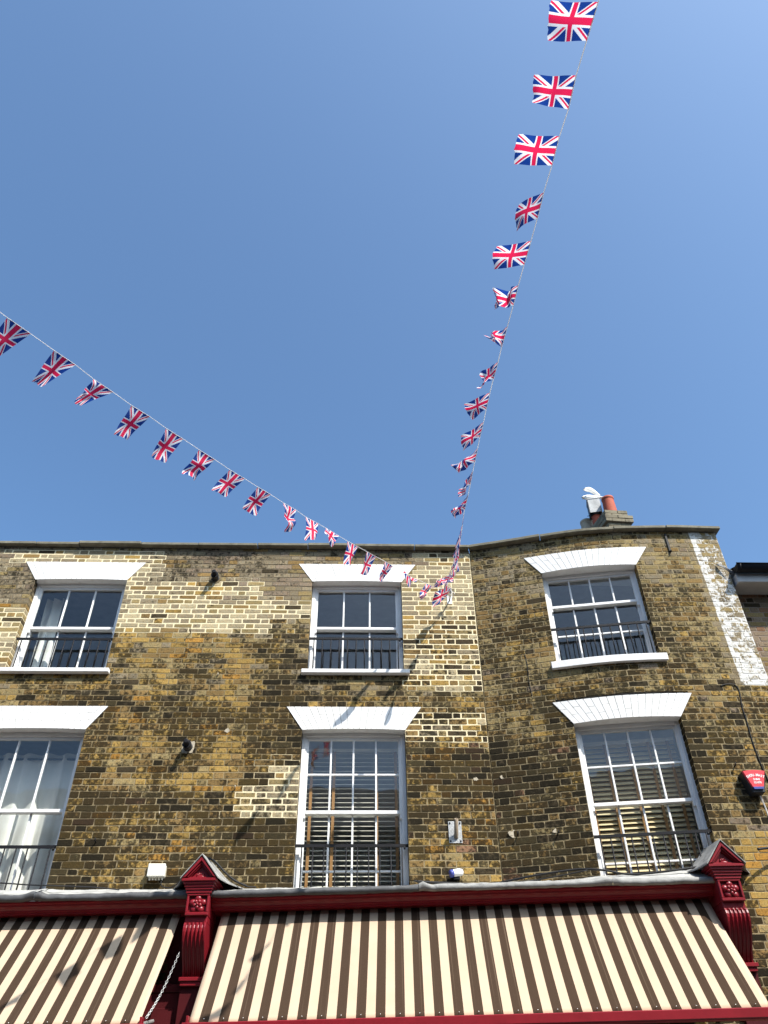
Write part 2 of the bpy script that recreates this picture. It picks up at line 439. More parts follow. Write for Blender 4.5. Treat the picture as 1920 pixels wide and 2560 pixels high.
def brickwork(name, fmap, s0, s1, z0, z1, openings, arches, style, seed, parent, jit=1.0, reveal=.13):
    """Flemish bond laid brick by brick, with its bed of mortar"""
    rnd = random.Random(seed)
    bv, bf, bc, bw = [], [], [], []; mv, mf, mc, mw = [], [], [], []
    k0 = math.floor((z0 - ZREF) / COURSE); k1 = math.ceil((z1 - ZREF) / COURSE)
    S_, H_ = .2175, .1087
    def wob(s, k): return .0035 * math.sin(s * 1.7 + k * .9) + .003 * math.sin(s * 4.3 + k * 2.1)
    for k in range(k0, k1):
        za, zb = max(z0, ZREF + k * COURSE), min(z1, ZREF + (k + 1) * COURSE)
        if zb - za < .012: continue
        zm = (za + zb) / 2
        iv = [(s0, s1, False, False)]
        cuts = [(a, b, True) for a, b, c, d in openings if c < zm < d]
        for (a, b, c, d, t) in arches:      # bottom a..b at z c, top widened by t at z d
            if c - .002 < zm < d + .002:
                e = t * (zm - c) / (d - c) - .035
                cuts.append((a - e, b + e, False))
        for a, b, rv in cuts:
            nv = []
            for i0, i1, r0, r1 in iv:
                if b <= i0 or a >= i1: nv.append((i0, i1, r0, r1)); continue
                if a > i0 + .01: nv.append((i0, a, r0, rv))
                if b < i1 - .01: nv.append((b, i1, rv, r1))
            iv = nv
        off = (0 if k % 2 else (S_ + H_) / 2) + rnd.uniform(-.012, .012)
        for i0, i1, r0, r1 in iv:
            cut = [i0]; n = math.floor((i0 - off) / (S_ + H_)) - 1
            while True:
                p = off + n * (S_ + H_)
                for q in (p, p + S_):
                    q += rnd.uniform(-.006, .006) * jit
                    if q - cut[-1] > .048 and i1 - q > .048: cut.append(q)
                n += 1
                if p > i1: break
            cut.append(i1)
            for ci, (a, b) in enumerate(zip(cut, cut[1:])):
                jl, jr = (r0 and ci == 0), (r1 and ci == len(cut) - 2)
                st = style((a + b) / 2, zm, k, rnd)
                col, soot, wash, joint, mcol, flush = st
                # bed cell
                w0, w1 = wob(a, k), wob(b, k); t0, t1 = wob(a, k + 1), wob(b, k + 1)
                base = len(mv)
                dm = -.0002 if flush else .0006
                mv += [fmap(a, za + w0, dm), fmap(b, za + w1, dm), fmap(b, zb + t1, dm), fmap(a, zb + t0, dm)]
                mf.append((base, base + 1, base + 2, base + 3))
                mc += [(*mcol, soot * (.35 if flush else 1.))] * 4; mw += [wash] * 4
                for flag_, e in ((jl, a + .006), (jr, b - .006)):
                    if flag_:
                        base = len(mv); mv += [fmap(e, za, dm), fmap(e, zb, dm), fmap(e, zb, .3), fmap(e, za, .3)]
                        mf.append((base, base + 1, base + 2, base + 3)); mc += [(*mcol, soot)] * 4; mw += [wash] * 4
                # the brick
                j = joint / 2
                x0, x1 = a + (.001 if jl else j), b - (.001 if jr else j)
                h0, h1 = joint * .5, joint * .5
                if x1 - x0 < .02: continue
                dep = reveal if (jl or jr) else .03
                pr = -.0024 + rnd.uniform(-.0013, .0013) * jit; tilt = rnd.uniform(-.0008, .0008) * jit
                def J(m=.0018): return rnd.uniform(-m, m) * jit
                ch = rnd.uniform(.002, .007)
                zlo = lambda s: za + h0 + wob(s, k); zhi = lambda s: zb - h1 + wob(s, k + 1)
                xm = (x0 + x1) / 2 + J(.02)
                if rnd.random() < .1: ch2 = rnd.uniform(.008, .018)
                else: ch2 = ch
                pts = [(x0 + ch, zlo(x0) + J()), (xm, zlo(xm) + J()), (x1 - ch, zlo(x1) + J()), (x1 + J(), zlo(x1) + ch), (x1 + J(), zhi(x1) - ch2),
                       (x1 - ch2, zhi(x1) + J()), (xm, zhi(xm) + J()), (x0 + ch, zhi(x0) + J()), (x0 + J(), zhi(x0) - ch), (x0 + J(), zlo(x0) + ch)]
                cx, cz = (x0 + x1) / 2, (za + zb) / 2; n_ = len(pts); base = len(bv); bev = .0035
                for (p, q) in pts:
                    bv.append(fmap(p + (bev if p < cx else -bev), q + (bev if q < cz else -bev), pr + tilt * (1 if p > cx else -1)))
                for (p, q) in pts: bv.append(fmap(p, q, pr + .004))
                for (p, q) in pts: bv.append(fmap(p, q, dep))
                bf.append(tuple(base + i for i in range(n_)))
                for i in range(n_):
                    i2 = (i + 1) % n_
                    bf.append((base + i, base + n_ + i, base + n_ + i2, base + i2))
                    bf.append((base + n_ + i, base + 2 * n_ + i, base + 2 * n_ + i2, base + n_ + i2))
                bc += [(*col, soot)] * (3 * n_); bw += [wash] * (3 * n_)
    nb = len(bv)
    me = bpy.data.meshes.new(name); me.from_pydata(bv + mv, [], bf + [tuple(i + nb for i in f) for f in mf])
    me.materials.append(M['brick']); me.materials.append(M['mortar'])
    me.polygons.foreach_set('material_index', [0] * len(bf) + [1] * len(mf))
    ca = me.attributes.new('tint', 'FLOAT_COLOR', 'POINT')
    ca.data.foreach_set('color', [c for q in bc + mc for c in q])
    wa = me.attributes.new('wash', 'FLOAT', 'POINT'); wa.data.foreach_set('value', bw + mw)
    bm = bmesh.new(); bm.from_mesh(me); bmesh.ops.recalc_face_normals(bm, faces=bm.faces); bm.to_mesh(me); bm.free()
    o = bpy.data.objects.new(name, me); COL.objects.link(o)
    if parent: o.parent = parent
    return o

CREAM = (.70, .605, .40); THIN = (.225, .175, .095); OLD = (.27, .215, .125)
PATCH = [(-4.62, -2.55, 6.045, 6.27), (-3.0, -2.6, 5.77, 6.045), (-3.2, -2.3, 5.5, 5.77), (-3.2, -1.27, 5.49, 5.75), (-3.2, -.6, 5.19, 5.49), (-3.2, -1.15, 5.03, 5.19),
         (-4.6, -4.1, 4.47, 5.37), (.78, 1.5, 6.03, 6.27), (.60, 1.5, 5.77, 6.04), (.46, 1.5, 4.245, 5.77), (.45, 1.37, 3.63, 3.98), (-1.26, -.6, 2.83, 3.12), (-.93, -.6, 3.12, 3.36)]
def style_flat(s, z, k, rnd):
    r = rnd.random(); n = vnoise(s * 1.1 + 7, z * 1.5 + 3); n2 = vnoise(s * 2.3 + 40, z * 3.1 + 11)
    edge = rnd.uniform(-.07, .07)
    patch = any(a + (edge if a > -3 else 0) < s < b + edge and c < z < d for a, b, c, d in PATCH)
    dist_in = max([min(s - a if a > -4 else 9, b - s if b < 1.3 else 9, z - c, d - z) for a, b, c, d in PATCH])
    fade = 0.
    if patch and dist_in < .045 and z > 3.4 and hsh(round(s * 31), k) < .16: patch = False; fade = .5
    if not patch and -.16 < dist_in and hsh(round(s * 29) + 3, k) < .40 * (1 + dist_in / .16): fade = .8
    near_jamb = min(abs(s + .95), abs(s - .75), abs(s + 2.9)) < .3
    if z > 5.45: tab = [('G', 6), ('M', 1.5), ('B', .8), ('V', 1), ('D', .2)]; soot = .36 + .25 * n
    elif z > 4.2:
        tab = [('Y', 3.4), ('B', 3), ('V', 2.6), ('O', .3), ('G', .5)]; soot = .38 + .25 * n2
        if s > -1.2: tab = [('V', 3), ('G', 1.4), ('B', 2.6), ('D', .6), ('Y', 1)]; soot = .48 + .25 * n2
    elif z > 3.1:
        tab = [('Y', 4.2), ('B', 3), ('V', 1.6), ('O', .6), ('D', .15)]; soot = .44 + .28 * n2
        if s > -1.2: tab = [('Y', 2.6), ('B', 3), ('V', 1.6), ('D', .8)]; soot = .54 + .25 * n2
    else:
        tab = [('Y', 3.2), ('B', 3), ('O', .7), ('D', 1.1), ('V', .9), ('R', .15)]; soot = .64 + .34 * n2
    if near_jamb and z < 4.9: tab = tab + [('D', .8)]; soot += .14
    if s > .45 and z < 3.62: tab = [('B', 2.6), ('D', 1.7), ('Y', 2.2), ('O', .9), ('R', .5), ('V', 1)]; soot = .60 + .25 * n2
    if n > .68 and z < 4.9: tab = tab + [('D', .6)]; soot += .12
    joint, mcol, flush = .0084, THIN, False
    if z < 3.3: mcol = OLD
    if z > 5.45: mcol = (.15, .122, .085)
    if fade: mcol = tuple(a_ + (b_ - a_) * fade * .6 for a_, b_ in zip(mcol, CREAM)); joint = .0105; soot *= .85
    if patch:
        mcol = CREAM; joint = .0135 if s < .4 else .0118; flush = True; soot *= .72
        soot *= .8; tab = [('P', 4.5), ('V', 1.8), ('G', 3), ('B', .6), ('D', .3), ('Y', .3)]
        if s > .4 and z < 5.3: tab = [('P', .7), ('V', 2.8), ('G', 1.4), ('B', 2.8), ('D', 1.3), ('Y', 1)]; soot *= 1.35
        if z < 3.2: tab = [('G', 3), ('P', 2.4), ('D', .5), ('V', 1.4)]
    c = CY[pick(r, tab)]; q = rnd.uniform(.8, 1.2)
    return (tuple(v * q for v in c), min(1, soot + rnd.uniform(-.12, .12)), 0., joint, mcol, flush)
S_Q0, S_Q1 = s_of_x(4.225), BOW_LEN + .1
def style_bow(s, z, k, rnd):
    r = rnd.random(); n = vnoise(s * 1.3 + 17, z * 1.4 + 31); n2 = vnoise(s * 2.6 + 5, z * 2.8 + 71)
    if z > 5.5: tab = [('V', 4), ('G', 3), ('B', 2), ('M', .2), ('D', .12)]; soot = .42 + .2 * n
    elif z > 4.2: tab = [('V', 5), ('B', 3), ('Y', .8), ('D', .2), ('M', .2)]; soot = .50 + .22 * n2
    elif z > 3.6: tab = [('V', 3), ('B', 3), ('Y', 2), ('D', .5)]; soot = .55 + .25 * n2
    else: tab = [('B', 3), ('D', 1.9), ('V', 1.4), ('Y', .9), ('R', .3)]; soot = .70 + .25 * n2
    if s > 2.25 and z < 4.1: tab = [('Y', 2.6), ('B', 2.8), ('V', 2.4), ('D', 1.0), ('M', .7)]; soot = .48 + .25 * n2
    if s > 2.25 and z < 2.5: tab = [('Y', 4), ('B', 2.5), ('O', 1.4), ('V', 1)]; soot = .36
    joint, mcol, flush, wash = .0092, OLD, False, 0.
    if s > S_Q0 - .26 and z > 4.11:
        wash = .22 + .42 * n2 + (.16 if z < 5.0 else 0.)
        if s > S_Q0 - .02: soot *= .6; tab = [('G', 4), ('V', 1)]
        if s < S_Q0 + .07: wash = max(wash, .62)
    c = CY[pick(r, tab)]; q = rnd.uniform(.8, 1.2)
    return (tuple(v * q for v in c), min(1, soot + rnd.uniform(-.12, .12)), wash, joint, mcol, flush)

# ---------------------------------------------------------------- the brick building
ZC = 6.30                                            # underside of the coping
building = tag(empty('brick_building', (0, WY, -1.6)), 'old stock brick house front with a bowed right half and white window arches', 'building')
def to_building(o):
    o.parent = building; o.matrix_parent_inverse = Matrix.Translation(Vector((0, WY, -1.6))).inverted(); return o
WIN = {  # opening: left, right, sill, head, arch flare
    'a': (-4.150, -2.992, 4.500, 5.778), 'b': (-.640, .505, 4.500, 5.778),
    'c': (-4.20, -3.040, 1.70, 3.764), 'd': (-.655, .498, 1.70, 3.764)}
ARCH = [(a, b, h, h + .276, .19) for a, b, z, h in WIN.values()]
OPEN = [(a, b, (z - .045 if z > 4 else z), h + .01) for a, b, z, h in WIN.values()]
to_building(brickwork('wall', map_flat, -6.0, CRX - .004, 1.2, ZC, OPEN, ARCH, style_flat, 11, None))
BW = {'e': (s_of_x(2.272), s_of_x(3.430), 4.500, 5.775), 'f': (s_of_x(2.336), s_of_x(3.468), 1.70, 3.732)}
BARCH = [(a, b, h, h + .275, .19) for a, b, z, h in BW.values()]
BOPEN = [(a, b, (z - .045 if z > 4 else z), h + .01) for a, b, z, h in BW.values()]
to_building(brickwork('bowed_wall', map_bow, .006, BOW_LEN, -1.0, ZC, BOPEN, BARCH, style_bow, 23, None, reveal=.13))
# return wall and flat roof behind the parapet, so that the house is closed
mb = MB(); mb.box(4.56, 4.579, 7.80, 12.5, -1.6, ZC - .01); to_building(mb.build('side_wall', M['plain_brick']))
mb = MB(); mb.box(-6.5, 4.55, 8.55, 12.5, 5.98, 6.05); to_building(mb.build('roof', M['tile']))

mb = MB(); mb.box(1.34, 1.50, 8.245, 8.34, -1.6, ZC - .01); to_building(mb.build('wall_core', M['plain_brick']))
# coping stones along the parapet
mb = MB()
rnd = random.Random(5)
x = -6.0
while x < CRX - .03:
    w = rnd.uniform(.55, .95); x1 = min(x + w, CRX - .02)
    if CRX - x1 < .3: x1 = CRX - .01
    dz, dd = rnd.uniform(-.006, .008), rnd.uniform(-.010, .010)
    n0 = len(mb.v)
    mb.box(x + .003, x1 - .003, WY - .078 + dd, WY + .27, ZC + dz, ZC + .043 + dz, nx=4)
    x = x1
s = 0.0
while s < BOW_LEN + .04:
    w = rnd.uniform(.6, .95); s1_ = min(s + w, BOW_LEN + .05)
    if BOW_LEN + .05 - s1_ < .3: s1_ = BOW_LEN + .05
    dz, dd = rnd.uniform(-.006, .008), rnd.uniform(-.010, .010)
    n = 8; rows = []
    for i in range(n + 1):
        q = s + .003 + (s1_ - s - .006) * i / n
        rows.append([mb.add(map_bow(q, ZC + zz + dz, d)) for zz, d in ((0, -.078 + dd), (0, .27), (.045, .27), (.045, -.078 + dd))])
    for a, b in zip(rows, rows[1:]):
        for i in range(4): j = (i + 1) % 4; mb.face((a[i], b[i], b[j], a[j]))
    mb.face(rows[0]); mb.face(rows[-1][::-1]); s = s1_
cop = to_building(mb.build('coping', M['stone'], bevel=.006))

# rubbed flat arches, painted white
def flat_arch(fmap, a, b, h, top, flare, seed):
    mb = MB(); rnd = random.Random(seed); n = 18
    cam_ = lambda t: .013 * (1 - (2 * t - 1) ** 2)
    def P(t, w, d):          # t along, w 0..1 up
        z0 = h + cam_(t) * (1 - w); z = h + (top - h) * w + cam_(t) * (1 - w)
        e = flare * w
        s = (a - e) + (b - a + 2 * e) * t
        return fmap(s, z, d)
    rows = []
    for i in range(n + 1):
        t = i / n
        rows.append([mb.add(P(t, w, d)) for w, d in ((0.004, -.0055), (0.004, .22), (.996, .22), (.996, -.0055))])
    for A, B in zip(rows, rows[1:]):
        for i in range(4): j = (i + 1) % 4; mb.face((A[i], B[i], B[j], A[j]), 1 if i == 3 else 0)
    mb.face(rows[0]); mb.face(rows[-1][::-1])
    g = .0026 / (b - a)
    for i in range(n):
        t0, t1 = i / n, (i + 1) / n
        cuts = [0, (.36 if i % 2 else .66) + rnd.uniform(-.05, .05), 1] if rnd.random() < .85 else [0, 1]
        for w0, w1 in zip(cuts, cuts[1:]):
            e0 = 0 if w0 == 0 else .006; e1 = 0 if w1 == 1 else .008
            dd = -.009 + rnd.uniform(-.0012, .0012)
            c = [(t0 + g, w0 + e0), (t1 - g, w0 + e0), (t1 - g, w1 - e1), (t0 + g, w1 - e1)]
            F = [mb.add(P(t, w, dd)) for t, w in c]; K = [mb.add(P(t, w, 0.0)) for t, w in c]
            mb.face(F)
            for q in range(4): mb.face((F[q], K[q], K[(q + 1) % 4], F[(q + 1) % 4]))
    return to_building(mb.build('window_arch', [M['white_masonry'], M['joint']]))
for i, (a, b, z, h) in enumerate(WIN.values()): flat_arch(map_flat, a, b, h, h + .276, .19, 100 + i)
for i, (a, b, z, h) in enumerate(BW.values()): flat_arch(map_bow, a, b, h, h + .275, .19, 200 + i)

# ---------------------------------------------------------------- windows
def window(fr, half, zb, zt, cols, rows_u, rows_l, zmeet, guard_z, sill_map=None, sill_rng=None, sh=.055, sp_=.068, gd=.045, nbars=11, deep=1.7):
    """sash window in its own frame: x across, y into the wall, z up"""
    f = MB(fr)
    lin = .042
    f.box(-half, -half + lin, .105, .20, zb, zt + .01); f.box(half - lin, half, .105, .20, zb, zt + .01)
    f.box(-half + lin, half - lin, .103, .20, zt - .030, zt + .01)
    # parting beads
    f.box(-half + lin, -half + lin + .012, .118, .13, zb, zt - .03); f.box(half - lin - .012, half - lin, .118, .13, zb, zt - .03)
    win = to_building(f.build('window', M['white'], bevel=.003))
    g = half - lin
    def sash(name, z0, z1, y, nr, toprail, botrail, st=.036):
        m = MB(fr); bar = .020
        m.box(-g, -g + st, y, y + .036, z0, z1); m.box(g - st, g, y, y + .036, z0, z1)
        m.box(-g + st, g - st, y - .002, y + .036, z1 - toprail, z1); m.box(-g + st, g - st, y - .003, y + .036, z0, z0 + botrail)
        if name == 'upper_sash':      # horns
            for sx in (-1, 1):
                m.box(min(sx * g, sx * (g - st)), max(sx * g, sx * (g - st)), y + .002, y + .034, z0 - .045, z0)
        iw = 2 * (g - st); zz0, zz1 = z0 + botrail, z1 - toprail
        for c in range(1, cols):
            x = -g + st + iw * c / cols; m.box(x - bar / 2, x + bar / 2, y + .004, y + .032, zz0, zz1)
        for r in range(1, nr):
            zc = zz0 + (zz1 - zz0) * r / nr
            for c in range(cols):
                xa = -g + st + iw * c / cols + (bar / 2 if c else 0); xb = -g + st + iw * (c + 1) / cols - (bar / 2 if c < cols - 1 else 0)
                m.box(xa, xb, y + .006, y + .030, zc - bar / 2, zc + bar / 2)
        s_ = m.build('sash', M['white'], win, bevel=.003)
        p = MB(fr); p.quad((-g + st - .005, y + .018, zz0 - .005), (g - st + .005, y + .018, zz0 - .005), (g - st + .005, y + .018, zz1 + .005), (-g + st - .005, y + .018, zz1 + .005))
        p.build('pane', M['glass'], win)
    sash('upper_sash', zmeet - .018, zt - .030, .130, rows_u, .034, .036)
    sash('lower_sash', zb + .004, zmeet + .014, .170, rows_l, .030, .06)
    # iron guard rail in the reveal
    r = MB(fr)
    r.box(-half - .005, half + .005, gd - .008, gd + .010, guard_z - .014, guard_z + .014)
    r.tube([(half * .93, gd, guard_z - .012), (half * .93, gd, guard_z - .035)], .012, 8)
    for i in range(nbars):
        x = -half + 2 * half * (i + .6) / (nbars + .2)
        r.tube([(x, gd, zb + .012), (x, gd, guard_z - .011)], .0075, 6)
    r.box(-half + .02, half - .02, gd - .007, gd + .007, zb + .010, zb + .020)
    r.build('guard_rail', M['black'], win)
    if sill_map:
        a, b = sill_rng; m = MB(); n = 8; rows = []
        for i in range(n + 1):
            q = a - .062 + (b - a + .124) * i / n
            rows.append([m.add(sill_map(q, z, d)) for z, d in ((zb - sh, -sp_ + .002), (zb - sh, .16), (zb, .16), (zb - .006, -sp_))])
        for A, B in zip(rows, rows[1:]):
            for i in range(4): j = (i + 1) % 4; m.face((A[i], B[i], B[j], A[j]))
        m.face(rows[0]); m.face(rows[-1][::-1])
        m.build('sill', M['white_masonry'], win, bevel=.005)
    # the dim room behind
    m = MB(fr); w = half + .35; z0, z1 = zb - .5, zt + .22
    P = lambda x, y, z: (x, y, z)
    m.quad(P(-w, deep, z0), P(w, deep, z0), P(w, deep, z1), P(-w, deep, z1)); m.quad(P(-w, .21, z0), P(-w, deep, z0), P(-w, deep, z1), P(-w, .21, z1))
    m.quad(P(w, .21, z0), P(w, deep, z0), P(w, deep, z1), P(w, .21, z1)); m.quad(P(-w, .21, z1), P(w, .21, z1), P(w, deep, z1), P(-w, deep, z1))
    m.quad(P(-w, .21, z0), P(w, .21, z0), P(w, deep, z0), P(-w, deep, z0))
    for x0, x1, za, zb_ in ((-w, -half, z0, z1), (half, w, z0, z1), (-half, half, zt + .01, z1), (-half, half, z0, zb)):
        m.quad(P(x0, .21, za), P(x1, .21, za), P(x1, .21, zb_), P(x0, .21, zb_))
    m.build('room', M['room'], win)
    return win
def flat_frame(a, b): return rot_frame(((a + b) / 2, WY, 0), (1, 0)), (b - a) / 2
def bow_frame(a, b):
    p, q = Vector(map_bow(a, 0, 0)), Vector(map_bow(b, 0, 0)); return rot_frame((p + q) / 2, q - p), (q - p).length / 2
FR = {}
for k in 'abcd': FR[k] = flat_frame(WIN[k][0], WIN[k][1])
for k in 'ef': FR[k] = bow_frame(BW[k][0], BW[k][1])
window(*FR['a'], 4.50, 5.778, 3, 1, 1, 5.145, 4.940, map_flat, WIN['a'][:2])
window(*FR['b'], 4.50, 5.778, 3, 1, 1, 5.165, 4.965, map_flat, WIN['b'][:2])
window(*FR['c'], 1.70, 3.764, 3, 1, 1, 2.920, 2.530, nbars=10)
window(*FR['d'], 1.70, 3.764, 4, 2, 2, 2.903, 2.536, nbars=10)
window(*FR['e'], 4.50, 5.775, 4, 1, 2, 5.335, 4.955, map_bow, BW['e'][:2], sh=.092, sp_=.05, gd=.02)
window(*FR['f'], 1.70, 3.732, 4, 2, 2, 2.888, 2.535, gd=.02)

# ---------------------------------------------------------------- blinds and curtains
def blind(fr, half, z0, z1, y, pitch, tilt, depth, tapes, label, mat='slat'):
    root = tag(empty('venetian_blind', fr(0, y, z1)), label, 'blind', 'slatted blinds behind the first floor panes')
    inv = Matrix.Translation(fr(0, y, z1)).inverted()
    m = MB(fr); c, s_ = math.cos(tilt), math.sin(tilt); z = z1 - .05; rnd = random.Random(int(half * 1e5))
    while z > z0:
        t = .0016; w = half - .05; e = rnd.uniform(-.003, .003)
        A = []
        for x in (-w, w):
            for dy, dz in ((-depth / 2, -t), (depth / 2, -t), (depth / 2, t), (-depth / 2, t)):
                A.append(m.add((x, y + dy * c - dz * s_, z + dy * s_ + dz * c + e)))
        m.face(A[:4]); m.face(A[4:][::-1])
        for i in range(4): j = (i + 1) % 4; m.face((A[i], A[4 + i], A[4 + j], A[j]))
        z -= pitch
    o = m.build('slats', M[mat], root); o.matrix_parent_inverse = inv
    m = MB(fr); m.box(-half + .045, half - .045, y - .025, y + .025, z1 - .035, z1); o = m.build('head_rail', M['slat'], root); o.matrix_parent_inverse = inv
    for x in tapes:
        m = MB(fr); yy = y - depth / 2 * c - .004
        m.box(x - .016, x + .016, yy - .001, yy, z0, z1 - .036); o = m.build('ladder_tape', M['tape'], root); o.matrix_parent_inverse = inv
blind(*FR['d'], 1.72, 3.70, .38, .0505, math.radians(27), .054, (-.465, -.215, .26, .475), 'cream slatted blind with thin slats behind the central first floor window')
blind(*FR['f'], 1.72, 3.67, .40, .0525, math.radians(52), .062, (-.47, -.235, .02, .24, .45), 'cream slatted blind catching the sun behind the bowed first floor window', 'slat_warm')
def curtain(fr, x0, x1, z0, z1, y, waves, amp, label, lean=0.):
    m = MB(fr)
    def P(u, v):
        x = x0 + (x1 - x0) * u; z = z0 + (z1 - z0) * v
        ph = u * waves * 2 * PI
        a = amp * (.75 + .25 * math.sin(ph * .37 + 1)) * (1. - .25 * v)
        return (x + .018 * math.sin(v * 5 + ph) + lean * (1 - v), y + a * math.sin(ph + .35 * math.sin(v * 3.1)), z + (.012 * math.cos(ph) if v == 1 else 0))
    m.sheet(P, int(waves * 16), 14, uv=False)
    return tag(m.build('curtain', M['curtain'], fix=False), label, 'curtain')
fr, h = FR['c']
curtain(fr, -h + .03, h - .03, 1.6, 3.66, .43, 5, .040, 'full white eyelet curtain drawn behind the lower left window')
m = MB(fr); m.tube([(-h - .1, .43, 3.60), (h + .1, .43, 3.60)], .011, 8)
tag(m.build('curtain_rod', M['grey_plastic']), 'dark rod carrying the white eyelet curtain in the lower left window', 'curtain rod')
fr, h = FR['a']
curtain(fr, -h + .05, -h + .27, 4.4, 5.76, .42, 2, .04, 'narrow white curtain at the left side of the upper left window')
# leaves of a house plant on the inner sill of the bowed upper window
fr, h = FR['e']; m = MB(fr); rnd = random.Random(8)
for i in range(9):
    a = rnd.uniform(-.9, .9); L = rnd.uniform(.14, .26); px_ = -h + .16 + rnd.uniform(-.02, .05)
    pts = [(px_ + math.sin(a) * L * t, .30 + .03 * math.cos(i * 2.) * t, 4.52 + L * (t - .45 * abs(a) * t * t)) for t in (0, .25, .5, .75, 1)]
    m.tube(pts, [.004, .007, .007, .005, .001], 4)
m.lathe([(.035, 4.44), (.05, 4.53)], 14, (-h + .17, .30, 0))
tag(m.build('house_plant', M['leaf']), 'spiky green house plant behind the glass of the bowed upper window', 'plant')

# ---------------------------------------------------------------- shopfront
SL = -0.055
SO = Vector((0, 7.88 + SL * 1.1, 0)); SE = Vector((1, SL, 0)).normalized(); SN = Vector((SL, -1, 0)).normalized()
def shop(u, v, z): return SO + SE * u + SN * v + Vector((0, 0, z))      # v points out to the street
def tz(u): return .0105 * (u + 1.1) if u > -1.1 else .004 * (u + 1.1)   # the old front has settled a little
shopfront = tag(empty('shopfront', (0, 7.82, -1.6)), 'dark red timber shopfront with lead-topped cornice and carved end brackets', 'shopfront')
SINV = Matrix.Translation(Vector((0, 7.82, -1.6))).inverted()
def sp(o, parent=None):
    o.parent = parent or shopfront
    if parent is None: o.matrix_parent_inverse = SINV
    return o
UL, UR = -5.8, 3.29
def run(name, prof, mat, u0, u1, n=40, wob=0., seed=0, lumps=()):
    m = MB(); rnd = random.Random(seed); rows = []
    for i in range(n + 1):
        u = u0 + (u1 - u0) * i / n; row = []
        for k, (v, z) in enumerate(prof):
            q = wob * (vnoise(u * 4 + seed, k * .7) - .5) * 2 + wob * .6 * (vnoise(u * 17 + seed, k * .9) - .5) * 2
            for lu, lh, lw in lumps: q += lh * math.exp(-((u - lu) / lw) ** 2)
            row.append(m.add(shop(u, v + q * .5, z + tz(u) + q)))
        rows.append(row)
    L = len(prof)
    for a, b in zip(rows, rows[1:]):
        for k in range(L): j = (k + 1) % L; m.face((a[k], b[k], b[j], a[j]))
    m.face(rows[0]); m.face(rows[-1][::-1])
    return sp(m.build(name, mat))
for a, b in ((UL, -1.60), (-1.375, UR)):
    run('cornice', [(.016, 1.964), (.012, 1.950), (-.020, 1.944), (-.026, 1.930), (-.044, 1.920), (-.056, 1.905), (-.060, 1.893), (-.076, 1.889), (-.080, 1.874), (-.38, 1.874), (-.38, 1.964)], M['red'], a, b)
# sloping lead: from the wall down over the nosing
def lead(u0, u1, vback, seed, lumps, mat):
    n = int((u1 - u0) * 26); m = MB(); rows = []
    for i in range(n + 1):
        u = u0 + (u1 - u0) * i / n
        vb = vback(u); row = []
        prof = [(vb, 2.125), (vb * .66, 2.090), (vb * .33, 2.055), (.0, 2.026), (.034, 2.018), (.050, 2.005), (.053, 1.985), (.045, 1.966), (.020, 1.960), (.0, 1.962)]
        for k, (v, z) in enumerate(prof):
            q = .010 * (vnoise(u * 5 + seed, k * .8) - .5) + .010 * (vnoise(u * 21 + seed, k * 1.3) - .5)
            if k == 0: q *= .4
            for lu, lh, lw in lumps: q += lh * math.exp(-((u - lu) / lw) ** 2) * (1 if 2 <= k <= 6 else .3)
            row.append(m.add(shop(u, v + q * .4, z + tz(u) + q)))
        rows.append(row)
    for a, b in zip(rows, rows[1:]):
        for k in range(len(a) - 1): m.face((a[k], b[k], b[k + 1], a[k + 1]), 1 if k < 3 else 0, True)
    return sp(m.build('lead_flashing', [mat, M['lead_slope']]))
def vback(u):
    p = shop(u, 0, 0)
    yw = WY if p.x < CRX else _look(s_of_x(min(p.x, 4.57)))[1]
    return -(yw - p.y) - .004
lead(UL, -3.03, vback, 3, [(-3.06, .03, .06), (-3.9, .012, .3)], M['lead'])
lead(-3.028, -1.60, vback, 4, [(-3.0, .025, .05)], M['lead'])
lead(-1.375, .555, vback, 5, [], M['lead'])
lead(.558, 2.35, vback, 6, [(.60, .03, .04), (2.3, .018, .1)], M['lead_pale'])
lead(2.352, 3.285, vback, 7, [(2.38, .02, .05)], M['lead_pale'])
# fascia, pilasters and dim glazing under the awnings
m = MB(shop); m.box(UL, 3.28, -.30, -.28, 1.30, 1.87); m.box(UL, 3.28, -.22, -.185, 1.24, 1.30); sp(m.build('fascia_board', M['shaded_red'], bevel=.004))
m = MB(shop)
for a, b in ((UL, -2.0), (-1.06, 3.25)):
    m.box(a, b, -.23, -.215, -1.2, 1.24)
sp(m.build('shop_window', M['grey_plastic']))
m = MB(shop); m.box(-2.0, -1.90, -.22, -.16, -1.6, 1.24); m.box(-1.16, -1.06, -.22, -.16, -1.6, 1.24); m.box(-1.90, -1.16, -.22, -.20, -1.6, 1.24)
m.box(-1.84, -1.64, -.20, -.19, .2, 1.12); m.box(-1.36, -1.2, -.20, -.19, .2, 1.12)
sp(m.build('panelling', M['shaded_red'], bevel=.004))

